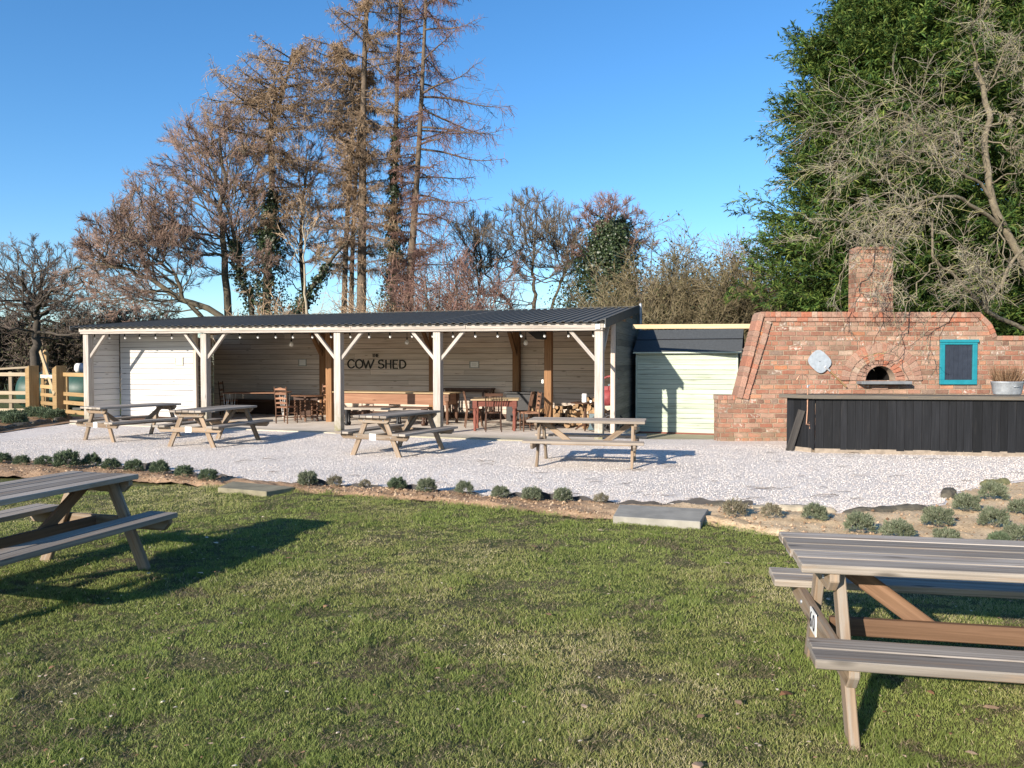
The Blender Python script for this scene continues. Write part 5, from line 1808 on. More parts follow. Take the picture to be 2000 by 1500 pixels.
# ------------------------------------------------------------------ edging between gravel and bed
edge_mat = plain("dark_edging_membrane", (0.050, 0.046, 0.044), 0.85, 0.35, 7.0, bump=.6)
def edging(x0, x1, name, label):
    xs = np.arange(x0, x1, .05)
    V, Q = [], []
    for i, x in enumerate(xs):
        y = float(grav_y(x)) + .03 + .012 * math.sin(x * 7.1)
        h = .055 + .018 * math.sin(x * 3.1) + .018 * math.sin(x * 8.7 + 1) + .012 * math.sin(x * 23.0)
        if math.sin(x * 2.05 + .7) > .93: h += .05
        lean = .012 * math.sin(x * 5.3)
        V += [(x, y - .012, -.03), (x, y - .008 - lean, h), (x, y + .008 - lean, h - .004), (x, y + .012, -.03)]
    n = len(xs)
    for i in range(n - 1):
        b = i * 4
        for k in range(3): Q.append((b + k, b + k + 1, b + k + 5, b + k + 4))
    V = np.array(V)
    o = np_mesh(name, V - [V[0][0], V[0][1], 0], np.array(Q), edge_mat, loc=(V[0][0], V[0][1], 0), tint=np.full(len(Q), .5))
    return tag(o, label, "edging")
edging(float(G(100, 905)[0]), float(G(452, 940)[0]), "garden_edging", "low dark edging strip behind the lavender row nearest the long-shadowed table")
edging(float(G(566, 950)[0]), float(G(1470, 990)[0]), "garden_edging", "uneven dark edging strip between gravel and soil, running between the two stone slabs")
from mathutils import noise as MN
def rock(name, label, px0, px1, py, h, mat, seed, cat="edging stone", group="stones edging the sandy bed", dep=.16):
    a, b = G(px0, py, 0), G(px1, py, 0)
    c = (a + b) / 2
    L = (b - a).length
    c.y = float(grav_y(c.x)) + .02
    sl = float(grav_y(b.x)) - float(grav_y(a.x))
    rz = math.atan2(sl, L)
    V, Q = [], []
    nu, nv = 22, 12
    for i in range(nu + 1):
        for j in range(nv):
            s = -1 + 2 * i / nu
            e = (1 - abs(s) ** 4) ** .5
            ang = 2 * math.pi * j / nv
            p = Vector((s * L / 2, math.cos(ang) * dep / 2 * e, math.sin(ang) * h * e))
            q = MN.noise(Vector((p.x * 5 + seed * 9, p.y * 6, p.z * 6))) * .5 + MN.noise(Vector((p.x * 14 + seed, p.y * 14, p.z * 14))) * .22
            p.y *= 1 + q * .9
            p.z = min(p.z * (1 + q * 1.3), h * (.86 + .5 * q))
            V.append(p)
    for i in range(nu):
        for j in range(nv):
            k = (j + 1) % nv
            Q.append((i * nv + j, (i + 1) * nv + j, (i + 1) * nv + k, i * nv + k))
    o = np_mesh(name, np.array(V), np.array(Q), mat, smooth=False, tint=np.full(len(Q), .5), loc=(c.x, c.y, .0))
    o.rotation_euler = (0, 0, math.atan2(sl, b.x - a.x))
    return tag(o, label, cat, group)
dkst = plain("dark_edging_stone", (0.085, 0.075, 0.055), .9, .4, 9.0, bump=.8)
tanst = plain("tan_edging_stone", (0.34, 0.29, 0.21), .9, .3, 8.0, bump=.6)
mossst = plain("mossy_edging_stone", (0.14, 0.135, 0.06), .95, .35, 10.0, bump=.8)
rock("edging_stone", "jagged dark edging stone beside the grey paving slab", 1385, 1466, 992, .065, dkst, 1)
rock("edging_stone", "small pale edging stone beside the jagged dark one", 1468, 1518, 994, .04, tanst, 2)
rock("edging_stone", "rounded tan edging stone behind a green lavender bush", 1516, 1634, 998, .065, tanst, 3)
rock("edging_log", "long dark rotting log edging the sandy bed before the gravel", 1634, 1842, 1001, .065, dkst, 4, "edging log")
rock("edging_stone", "tall dark edging stone standing in the bend of the gravel edge", 1838, 1912, 978, .12, dkst, 5)
rock("edging_stone", "long flat mossy edging stone where the gravel edge climbs away", 1905, 2010, 950, .10, mossst, 6)
for i, (y, l) in enumerate(((18.6, 1.5), (20.0, 1.3), (21.2, 1.2), (22.4, 1.3))):
    o = rock("edging_stone", "low dark edging stone of the border below the field fence", 300, 400, 900, .14, dkst, 10 + i, "edging stone", "stones edging the fence border", .25)
    o.location = (-12.75 - .12 * i, y, .02); o.rotation_euler = (0, 0, R(92 + 4 * i)); o.scale = (1.45 * l / 1.2, 1, 1)

# ------------------------------------------------------------------ lavender
lav_m = island("lavender_leaf", [(0.075, 0.090, 0.050), (0.12, 0.145, 0.085), (0.17, 0.195, 0.125), (0.215, 0.22, 0.155)], .8, .75, 1.2, .12)
lav_d = island("dull_lavender_leaf", [(0.11, 0.085, 0.055), (0.17, 0.15, 0.095), (0.23, 0.22, 0.15), (0.26, 0.22, 0.16)], .8, .75, 1.2, .1)
lav_g = island("green_lavender_leaf", [(0.050, 0.075, 0.040), (0.085, 0.12, 0.065), (0.12, 0.16, 0.09), (0.16, 0.19, 0.12)], .8, .75, 1.2, .12)
def lav_proto(seed, mat, n=900):
    g = np.random.default_rng(seed)
    # a round clump of short upright shoots, each shoot a tuft of narrow leaves
    ns = 120
    a = g.random(ns) * 6.283
    el = np.arccos(1 - 1.30 * g.random(ns))
    rad = .80 + .20 * g.random(ns) + .07 * np.sin(a * 3 + seed) + .05 * np.sin(el * 5 + seed)
    D_ = np.stack([np.cos(a) * np.sin(el), np.sin(a) * np.sin(el), np.cos(el) * .80], 1) * rad[:, None]
    per = n // ns
    k = np.repeat(np.arange(ns), per)
    tt = .62 + .36 * g.random(len(k))
    c = D_[k] * tt[:, None] + g.normal(0, .055, (len(k), 3)) + [0, 0, .42]
    d = D_[k] * .60 + g.normal(0, .36, (len(k), 3)) + [0, 0, .62]
    d /= np.linalg.norm(d, axis=1)[:, None]
    L = .15 + .11 * g.random(len(k))
    s = np.cross(d, g.normal(0, 1, (len(k), 3)))
    s /= np.linalg.norm(s, axis=1)[:, None]
    wv = (.018 + .012 * g.random(len(k)))[:, None]
    p0 = c; p1 = c + d * (L * .5)[:, None]; p2 = c + d * L[:, None]
    V = np.stack([p0, p1 - s * wv, p2, p1 + s * wv], 1).reshape(-1, 3)
    V[:, 2] = np.maximum(V[:, 2], -.02)
    Q = (np.arange(len(k))[:, None] * 4 + [[0, 1, 2, 3]])
    return np_mesh("lavender_bush", V, Q, mat)
lp = {}
for nm, mt in (('m', lav_m), ('d', lav_d), ('g', lav_g)):
    lp[nm] = [lav_proto(20 + i + ord(nm), mt, 1900 if nm == 'd' else 3600) for i in range(3)]
usedl = set()
def lav(px, py, wpx, kind, label, group, loc=None, size=None, hk=.75):
    k = (kind, random.randrange(3))
    o = lp[k[0]][k[1]]
    if k in usedl:
        o = o.copy(); COL.objects.link(o)
    usedl.add(k)
    if loc is None:
        p = G(px, py, .02)
        loc = (p.x, p.y, .03)
        size = wpx / F * p.y / 2
    o.location = loc
    o.rotation_euler = (0, 0, random.uniform(0, 6.28))
    r_ = size * .98
    o.scale = (r_, r_, r_ * random.uniform(hk, hk + .2) * 1.25)
    tag(o, label, "lavender bush", group)
ORD = ["first", "second", "third", "fourth", "fifth", "sixth", "seventh", "eighth", "ninth", "tenth", "eleventh", "twelfth"]
row1 = [(407, 940, 40), (360, 933, 38), (312, 927, 38), (262, 922, 38), (216, 918, 37), (180, 913, 37), (130, 917, 54), (86, 911, 34), (43, 910, 32), (5, 906, 34), (-42, 902, 36)]
for i, (x, y, wd) in enumerate(row1):
    lav(x, y, wd, 'g', "%s green lavender bush counted from the mossy slab towards the gate" % ORD[i].capitalize() if i != 6 else "widest green lavender bush, behind the table with the long shadow", "lavender row on the gate side of the mossy slab")
row2 = [(600, 951, 42, 'm'), (654, 953, 34, 'd'), (713, 953, 26, 'd'), (775, 958, 40, 'g'), (834, 963, 40, 'm'), (908, 966, 37, 'm'), (977, 974, 38, 'm'), (1040, 979, 44, 'm'), (1099, 982, 40, 'm'), (1174, 985, 32, 'd')]
for i, (x, y, wd, k) in enumerate(row2):
    lav(x, y, wd, k, "%s lavender bush of the row between the slabs, counted from the mossy slab" % ORD[i].capitalize(), "lavender row between the two slabs")
row3 = [(1434, 1012, 52, 'd', "brownish lavender bush in the sandy bed closest to the grey slab"), (1505, 1013, 44, 'd', "thin withered lavender bush before the small pale stone"), (1591, 1019, 50, 'm', "grey lavender bush before the rounded tan stone"), (1677, 1043, 58, 'm', "grey lavender bush before the rotting log"), (1753, 1055, 66, 'm', "largest grey lavender bush of the sandy bed, just beyond the numbered table"), (1832, 1031, 62, 'm', "broad grey lavender bush at the end of the rotting log"), (1888, 1002, 52, 'm', "lavender bush against the tall dark edging stone"), (1939, 979, 52, 'm', "lavender bush below the long mossy edging stone"), (1941, 1031, 58, 'm', "low lavender bush in the open sand of the bed"), (1848, 1066, 54, 'm', "lavender bush half hidden behind the numbered table top"), (1996, 1006, 50, 'm', "lavender bush at the picture's edge before the mossy stone"), (1988, 1060, 60, 'm', "pale lavender bush beside the half hidden one behind the numbered table"), (1950, 1071, 46, 'g', "small green lavender bush peeping over the numbered table top")]
for x, y, wd, k, lb_ in row3:
    lav(x, y, wd, k, lb_, "lavender bushes of the sandy bed")
for i in range(14):
    lav(0, 0, 0, 'g', "dark green lavender bush crowded in the border below the field fence", "lavender bushes of the fence border", (-13.2 - .42 * (i % 5) - .1 * random.random() + .05 * i * 0, 18.9 + 1.05 * (i // 5) * 1.6 + .28 * (i % 5) + .2 * random.random(), .05), .31, .65)
for k, v in lp.items():
    for i, o in enumerate(v):
        if (k, i) not in usedl: bpy.data.objects.remove(o)
# ------------------------------------------------------------------ trees
def unit(v): return v / np.maximum(np.linalg.norm(v, axis=-1, keepdims=True), 1e-9)

def tubes(P, Rr, k):
    """P (N,m,3), Rr (N,m) -> verts, quads"""
    N, m, _ = P.shape
    d = np.empty_like(P)
    d[:, 1:-1] = P[:, 2:] - P[:, :-2]
    d[:, 0] = P[:, 1] - P[:, 0]
    d[:, -1] = P[:, -1] - P[:, -2]
    d = unit(d)
    ref = np.tile(np.array([0.35, 0.21, 0.91]), (N, 1))
    main = unit(P[:, -1] - P[:, 0])
    par = np.abs((main * [0.38, 0.23, 0.90]).sum(1)) > 0.85
    ref[par] = [0.9, -0.4, 0.1]
    s = unit(np.cross(d, ref[:, None, :]))
    q = np.cross(d, s)
    a = np.arange(k) * 2 * np.pi / k
    V = P[:, :, None, :] + (s[:, :, None, :] * np.cos(a)[None, None, :, None] + q[:, :, None, :] * np.sin(a)[None, None, :, None]) * Rr[:, :, None, None]
    idx = np.arange(N * m * k).reshape(N, m, k)
    A = idx[:, :-1]
    B = idx[:, 1:]
    Q = np.stack([A, np.roll(A, -1, 2), np.roll(B, -1, 2), B], -1).reshape(-1, 4)
    return V.reshape(-1, 3), Q

class Acc:
    def __init__(self): self.v, self.q, self.n = [], [], 0
    def add(self, V, Q):
        self.v.append(V); self.q.append(Q + self.n); self.n += len(V)
    def tube(self, P, R0, R1, k, pw=1.0):
        m = P.shape[1]
        t = np.linspace(0, 1, m)[None, :] ** pw
        R0 = np.broadcast_to(np.asarray(R0, float), (len(P),))[:, None]
        R1 = np.broadcast_to(np.asarray(R1, float), (len(P),))[:, None]
        self.add(*tubes(P, R0 * (1 - t) + R1 * t, k))
    def build(self, name, mat, parent, smooth=True, loc=(0, 0, 0)):
        if not self.n: return None
        V = np.concatenate(self.v) - np.array(loc)
        return np_mesh(name, V, np.concatenate(self.q), mat, parent, smooth)

def grow(s, d, L, m, wob_, up, g, droop=None):
    pts = [s]
    d = unit(d)
    for i in range(m - 1):
        d = d + g.normal(0, wob_, s.shape)
        d[:, 2] += up if np.isscalar(up) else up[i]
        d = unit(d)
        pts.append(pts[-1] + d * (L / (m - 1))[:, None])
    return np.stack(pts, 1)

def spawn(P, per, t0, t1, ang, sd, g, flat=0.0):
    """children along each polyline: starts, directions, parent index, position t"""
    N, m, _ = P.shape
    par = np.repeat(np.arange(N), per)
    t = t0 + (t1 - t0) * ((np.tile(np.arange(per), N) + g.random(N * per)) / per)
    f = t * (m - 1)
    i = np.clip(f.astype(int), 0, m - 2)
    fr = (f - i)[:, None]
    a, b = P[par, i], P[par, i + 1]
    st = a * (1 - fr) + b * fr
    d = unit(b - a)
    r = g.normal(0, 1, d.shape)
    r[:, 2] *= (1 - flat)
    r = unit(r - (r * d).sum(1, keepdims=True) * d)
    an = np.radians(g.normal(ang, sd, len(d)))[:, None]
    return st, d * np.cos(an) + r * np.sin(an), par, t

def poly_curve(pts, m):
    """smooth resample of control points (Catmull-Rom) to m points"""
    p = [np.array(x, float) for x in pts]
    p = [2 * p[0] - p[1]] + p + [2 * p[-1] - p[-2]]
    out = []
    n = len(p) - 3
    for j in range(m):
        u = j / (m - 1) * n
        i = min(int(u), n - 1)
        f = u - i
        a, b, c, d = p[i], p[i + 1], p[i + 2], p[i + 3]
        out.append(.5 * ((2 * b) + (c - a) * f + (2 * a - 5 * b + 4 * c - d) * f * f + (3 * b - a - 3 * c + d) * f ** 3))
    return np.array(out)

def pxl(pts, Y):
    return [np.array(YP(p[0], p[1], p[2] if len(p) > 2 else Y)) for p in pts]

def twig_mat(name, cols, lo=.8, hi=1.2): return island(name, cols, .85, lo, hi, 0.0)
M['bark_olive'] = plain("olive_bark", (0.095, 0.078, 0.052), .95, .4, 7.0, bump=.8)
M['bark_larch'] = plain("larch_bark", (0.125, 0.094, 0.066), .95, .4, 9.0, bump=.8)
M['bark_dark'] = plain("dark_bark", (0.06, 0.049, 0.038), .95, .4, 7.0, bump=.8)
M['bark_lichen'] = plain("lichened_bark", (0.165, 0.138, 0.095), .95, .4, 12.0, bump=.8)
tw_alder = twig_mat("alder_twigs", [(0.15, 0.098, 0.078), (0.25, 0.165, 0.128), (0.34, 0.24, 0.185)])
tw_larch = twig_mat("larch_twigs", [(0.175, 0.118, 0.074), (0.295, 0.205, 0.130), (0.40, 0.29, 0.185)])
tw_oak = twig_mat("oak_twigs", [(0.085, 0.066, 0.056), (0.145, 0.112, 0.092), (0.21, 0.165, 0.13)])
tw_ash = twig_mat("ash_twigs", [(0.085, 0.065, 0.048), (0.145, 0.115, 0.085), (0.20, 0.16, 0.115)])
tw_red = twig_mat("reddish_twigs", [(0.12, 0.065, 0.055), (0.19, 0.11, 0.09), (0.25, 0.16, 0.12)])
tw_olive = twig_mat("olive_twigs", [(0.085, 0.068, 0.038), (0.145, 0.118, 0.068), (0.21, 0.175, 0.105)])
tw_lichen = twig_mat("lichened_twigs", [(0.15, 0.13, 0.10), (0.25, 0.217, 0.168), (0.36, 0.32, 0.255), (0.33, 0.31, 0.12)])
tw_purple = twig_mat("purplish_twigs", [(0.15, 0.095, 0.085), (0.21, 0.15, 0.13), (0.27, 0.20, 0.175)])
ivy_m = island("ivy_leaf", [(0.012, 0.022, 0.010), (0.022, 0.040, 0.014), (0.038, 0.060, 0.020), (0.065, 0.085, 0.035)], .45, .6, 1.3, .08, spec=.5)

def ivy(axis, rad, n, seed, size=.085):
    g = np.random.default_rng(seed)
    m = len(axis)
    f = g.random(n) * (m - 1)
    i = np.clip(f.astype(int), 0, m - 2)
    fr = (f - i)[:, None]
    c = axis[i] * (1 - fr) + axis[i + 1] * fr
    rr = np.interp(f, np.arange(m), rad)
    a = g.random(n) * 6.283
    lump = 1 + .30 * np.sin(a * 3 + f * 2.1) + .22 * np.sin(f * 7.3 + a)
    r = rr * lump * (.45 + .62 * g.random(n) ** .5)
    o = np.stack([np.cos(a), np.sin(a), g.normal(0, .25, n)], 1)
    c = c + o * r[:, None]
    nrm = unit(o + g.normal(0, .55, o.shape) + [0, 0, .35])
    s = unit(np.cross(nrm, g.normal(0, 1, o.shape)))
    q = np.cross(nrm, s)
    L = (size * (.6 + .7 * g.random(n)))[:, None]
    V = np.stack([c - q * L * .5, c + s * L * .5, c + q * L * .6, c - s * L * .5], 1).reshape(-1, 3)
    return V, np.arange(n)[:, None] * 4 + [[0, 1, 2, 3]]

def tree(name, label, cat, Y, trunks, limbs, seed, bark, twig, r0=.16, per=(9, 7, 7), lens=(.46, .46, .48), ang=(36, 32, 32), tw_r=.0075, spread=1.6, up=(.045, .05, .04), group=None, ivy_on=None, limb_r=.05, wobk=1.0, auto=None):
    """a bare broadleaf: trunks and limbs follow the photograph's, the rest branches from them"""
    g = np.random.default_rng(seed)
    tr = [poly_curve(pxl(t_, Y), 16) for t_ in trunks]
    base = tr[0][0].copy(); base[2] = 0
    root = thing(name, label, cat, base, 0, group)
    A = Acc()
    for k, t_ in enumerate(tr):
        t_[1:-1] += g.normal(0, .035, t_[1:-1].shape)
        A.tube(t_[None], r0 * (1 if k == 0 else .7), r0 * .28, 9)
    lim = []
    for (ti, frac, tgt) in limbs:
        t_ = tr[ti]
        i = int(frac * 15)
        p0 = t_[i]
        tY = tgt[2] if len(tgt) > 2 else Y + g.normal(0, spread)
        p3 = np.array(YP(tgt[0], tgt[1], tY))
        d = p3 - p0
        L = np.linalg.norm(d)
        p1 = p0 + d * .33 + np.array([0, 0, .10 * L]) + g.normal(0, .05 * L, 3)
        p2 = p0 + d * .68 + np.array([0, 0, .06 * L]) + g.normal(0, .06 * L, 3)
        c = poly_curve([p0, p1, p2, p3], 13)
        c[1:-1] += g.normal(0, .012 * L * wobk, c[1:-1].shape)
        lim.append(c)
    if auto:
        outl, na = auto
        oc = poly_curve([np.array([q[0], q[1], 0.0]) for q in outl], 60)
        for k in range(na):
            s_ = (k + g.random()) / na
            oq = oc[min(59, int(s_ * 60))]
            o_ = np.array(YP(oq[0], oq[1], Y + g.normal(0, spread)))
            t_ = tr[g.integers(0, len(tr))]
            cand = [i for i in range(4, 16) if t_[i][2] < o_[2] - .12 * np.linalg.norm(o_ - t_[i])]
            if not cand: cand = [6]
            # the nearest third of the possible starts
            cand.sort(key=lambda i: np.linalg.norm(o_ - t_[i]))
            p0 = t_[cand[g.integers(0, max(1, len(cand) * 2 // 3))]]
            f_ = g.uniform(.86, .94) if g.random() < .55 else g.uniform(.45, .88)
            p3 = p0 + (o_ - p0) * f_
            d = p3 - p0
            L = np.linalg.norm(d)
            side_ = np.array([d[0], d[1], 0]) / (np.hypot(d[0], d[1]) + 1e-6)
            bow = g.uniform(.02, .14) * L
            p1 = p0 + d * .33 + side_ * bow * .8 - np.array([0, 0, bow * .5]) + g.normal(0, .03 * L, 3)
            p2 = p0 + d * .68 + side_ * bow - np.array([0, 0, bow * .6]) + g.normal(0, .04 * L, 3)
            c = poly_curve([p0, p1, p2, p3], 13)
            c[1:-1] += g.normal(0, .010 * L * wobk, c[1:-1].shape)
            lim.append(c)
    P0 = np.stack(lim)
    L0 = np.linalg.norm(P0[:, -1] - P0[:, 0], axis=1)
    A.tube(P0, limb_r * np.clip(L0 / 4.0, .5, 1.3), .010, 7)
    s, d, par, t_ = spawn(P0, per[0], .15, 1.0, ang[0], 14, g)
    L1 = L0[par] * lens[0] * (1.05 - .6 * t_) * (.6 + .7 * g.random(len(t_)))
    P1 = grow(s, d, L1, 7, .065 * wobk, up[0], g)
    A.tube(P1, np.clip(.009 + L1 * .007, .009, .03), .006, 5)
    A.build("trunk", bark, root, True, base)
    B = Acc()
    s, d, par, t_ = spawn(P1, per[1], .15, 1.0, ang[1], 14, g)
    L2 = np.clip(L1[par] * lens[1] * (1.1 - .5 * t_) * (.6 + .8 * g.random(len(t_))), .22, None)
    P2 = grow(s, d, L2, 5, .08 * wobk, up[1], g)
    B.tube(P2, tw_r * 1.35, tw_r * .9, 3)
    s, d, par, t_ = spawn(P2, per[2], .1, 1.0, ang[2], 16, g)
    L3 = np.clip(L2[par] * lens[2] * (.6 + .8 * g.random(len(t_))), .12, .9)
    P3 = grow(s, d, L3, 4, .10 * wobk, up[2], g)
    B.tube(P3, tw_r, tw_r * .55, 3)
    B.build("crown", twig, root, False, base)
    if ivy_on:
        for (ti, a0, a1, rads, n) in ivy_on:
            seg = tr[ti][int(a0 * 15):int(a1 * 15) + 1]
            V, Q = ivy(seg, np.interp(np.linspace(0, 1, len(seg)), np.linspace(0, 1, len(rads)), rads), n, seed + 3)
            np_mesh("ivy", V - base, Q, ivy_m, root)
    return root

# alders behind the near end of the shed
tree("alder_tree", "bare purplish alder spreading wide behind the alcove end of the shed", "tree", 29.5,
     [[(455, 730), (446, 612), (438, 500), (434, 405), (437, 345), (428, 270)], [(470, 700), (492, 600), (470, 545), (462, 500), (455, 470)]],
     [(0, .62, (250, 350)), (0, .55, (262, 415)), (0, .50, (240, 455)), (0, .70, (300, 318)), (0, .75, (335, 268)), (0, .82, (365, 238)), (0, .90, (402, 222)), (0, 1.0, (440, 215)), (0, .85, (478, 250)), (0, .72, (508, 315)), (0, .66, (515, 385)), (0, .52, (495, 470)), (0, .6, (300, 420)), (0, .8, (380, 300)), (0, .9, (530, 280)), (0, .45, (330, 470)), (0, .42, (520, 530)), (1, .9, (430, 440)), (0, .68, (350, 350))],
     1, M['bark_olive'], tw_alder, .17, per=(9, 7, 8), lens=(.25, .46, .50), tw_r=.0050, limb_r=.031, spread=1.9, auto=([(262, 470), (243, 420), (246, 352), (300, 316), (338, 262), (368, 234), (402, 220), (440, 212), (480, 222), (515, 250), (540, 310), (545, 400), (540, 500)], 50), ivy_on=[(1, .3, 1.0, (.30, .28, .16), 1600)])
tree("alder_tree", "low leaning bare alder reaching from the shed roof towards the gate", "tree", 28.0,
     [[(480, 730), (431, 618), (352, 584), (293, 546), (235, 523), (188, 516)], [(440, 700), (392, 616), (357, 587), (349, 546), (320, 520), (270, 480)]],
     [(0, .8, (168, 428)), (0, .75, (180, 462)), (0, .6, (205, 425)), (1, .7, (250, 385)), (0, .9, (165, 545)), (0, .95, (150, 480)), (1, .8, (292, 380)), (1, .6, (345, 420)), (0, .85, (160, 505)), (0, .5, (262, 592)), (0, .65, (212, 580)), (1, .5, (372, 460)), (1, .85, (305, 350)), (0, .55, (300, 475)), (1, .9, (225, 440)), (0, .45, (330, 610)), (0, 1.0, (180, 600)), (1, 1.0, (230, 500))],
     2, M['bark_olive'], tw_alder, .14, per=(9, 7, 8), lens=(.25, .46, .50), tw_r=.0050, limb_r=.030, spread=1.8, auto=([(150, 590), (160, 540), (152, 480), (166, 426), (205, 402), (250, 368), (300, 345), (350, 372), (385, 430)], 40))
tree("alder_tree", "bare alder standing behind the larches, its boughs showing between their stems", "tree", 33,
     [[(598, 730), (596, 612), (588, 500), (592, 400), (600, 330)]],
     [(0, .6, (560, 350)), (0, .8, (640, 330))],
     9, M['bark_olive'], tw_alder, .13, per=(8, 6, 6), lens=(.27, .46, .5), tw_r=.0054, limb_r=.034, auto=([(530, 520), (520, 420), (535, 330), (570, 275), (610, 255), (645, 300), (660, 380), (665, 480)], 32))
tree("oak_tree", "broad bare oak standing in the dark scrub beyond the gate", "tree", 46,
     [[(68, 726), (70, 660), (71, 610), (72, 585)]],
     [(0, .9, (0, 492)), (0, 1, (28, 478)), (0, 1, (60, 470)), (0, 1, (95, 474)), (0, 1, (130, 488)), (0, .95, (160, 508)), (0, .9, (185, 538)), (0, .85, (200, 585)), (0, .9, (-30, 505)), (0, .85, (-60, 550)), (0, .8, (-60, 605)), (0, .8, (195, 630)), (0, .95, (20, 550)), (0, .95, (120, 545)), (0, .8, (20, 620)), (0, .8, (130, 610))],
     3, M['bark_dark'], tw_oak, .29, per=(9, 6, 6), lens=(.28, .46, .5), tw_r=.008, limb_r=.07, wobk=1.6, spread=2.4, auto=([(-70, 620), (-75, 540), (-30, 490), (30, 470), (95, 468), (150, 492), (190, 530), (205, 590), (195, 640)], 30))
tree("ash_tree", "upright bare tree fanning out behind the ridge of the shed", "tree", 32,
     [[(1040, 720), (1042, 612), (1043, 560), (1040, 520), (1044, 470)], [(1015, 720), (1000, 612), (968, 560), (940, 520)], [(1060, 720), (1078, 600), (1100, 540), (1110, 500)]],
     [(1, .9, (915, 500)), (1, 1.0, (930, 470)), (0, .6, (958, 440)), (0, .8, (985, 412)), (0, .9, (1010, 392)), (0, 1, (1036, 380)), (0, 1, (1062, 390)), (0, .9, (1088, 402)), (2, .9, (1112, 412)), (2, 1.0, (1130, 450)), (1, .8, (905, 560)), (0, .7, (1000, 450)), (0, .8, (1080, 450)), (1, .9, (950, 480)), (2, .8, (1140, 520)), (0, .5, (1010, 530)), (1, .6, (930, 600)), (2, .6, (1120, 590))],
     4, M['bark_olive'], tw_ash, .11, per=(8, 6, 6), lens=(.28, .46, .5), tw_r=.0054, limb_r=.028, auto=([(895, 560), (905, 500), (930, 455), (965, 425), (1000, 398), (1036, 376), (1075, 388), (1110, 405), (1135, 440), (1145, 520)], 46), up=(.12, .10, .06), ang=(34, 34, 34))
tree("slender_tree", "thin whippy bare saplings beside the fanning tree behind the shed", "tree", 33,
     [[(930, 720), (935, 600), (938, 500), (936, 420)]],
     [(0, .5, (905, 460)), (0, .6, (925, 430)), (0, .7, (950, 430)), (0, .4, (960, 500)), (0, .4, (900, 520))],
     5, M['bark_olive'], tw_ash, .05, per=(12, 8, 7), tw_r=.006, up=(.12, .1, .05), ang=(28, 30, 30), limb_r=.04)
kt = tree("ivy_clad_tree", "dark ivy-smothered tree with a reddish bare crown behind the shed ridge", "tree", 31,
     [[(1165, 720), (1172, 612), (1182, 540), (1190, 480), (1196, 436)]],
     [(0, .9, (1135, 405)), (0, 1, (1165, 390)), (0, 1, (1196, 384)), (0, 1, (1228, 395)), (0, .95, (1255, 418)), (0, .9, (1262, 450)), (0, .8, (1275, 482)), (0, .9, (1128, 430)), (0, .8, (1110, 460)), (0, .75, (1295, 500)), (0, .7, (1095, 520)), (0, .7, (1260, 520))],
     6, M['bark_dark'], tw_red, .13, per=(8, 6, 7), lens=(.28, .46, .5), tw_r=.0054, limb_r=.03, auto=([(1100, 500), (1108, 455), (1135, 405), (1165, 388), (1196, 382), (1230, 393), (1258, 418), (1270, 460), (1290, 500)], 15), ivy_on=[(0, .1, 1.0, (1.75, 1.7, 1.5, 1.15, .95, .75, .45), 26000)])
tree("leaning_tree", "leaning ivy-wrapped trunk crossing behind the middle of the shed roof", "tree", 29,
     [[(560, 730), (578, 620), (612, 560), (656, 496), (685, 462)]],
     [(0, .9, (720, 420)), (0, .8, (690, 520)), (0, 1.0, (640, 430)), (0, .7, (600, 480))],
     7, M['bark_olive'], tw_alder, .14, per=(7, 6, 6), ivy_on=[(0, .25, .70, (.34, .36, .2), 1700)])
tree("birch_pole", "slim pale stem standing straight behind the shed roof", "tree", 27,
     [[(597, 720), (597, 612), (595, 520), (592, 430)]],
     [(0, .7, (570, 470)), (0, .8, (612, 440)), (0, .9, (590, 400)), (0, .6, (625, 500))],
     8, plain("pale_bark", (0.34, 0.29, 0.21), .9, .2, 9.0), tw_larch, .065, per=(6, 5, 5), limb_r=.03)

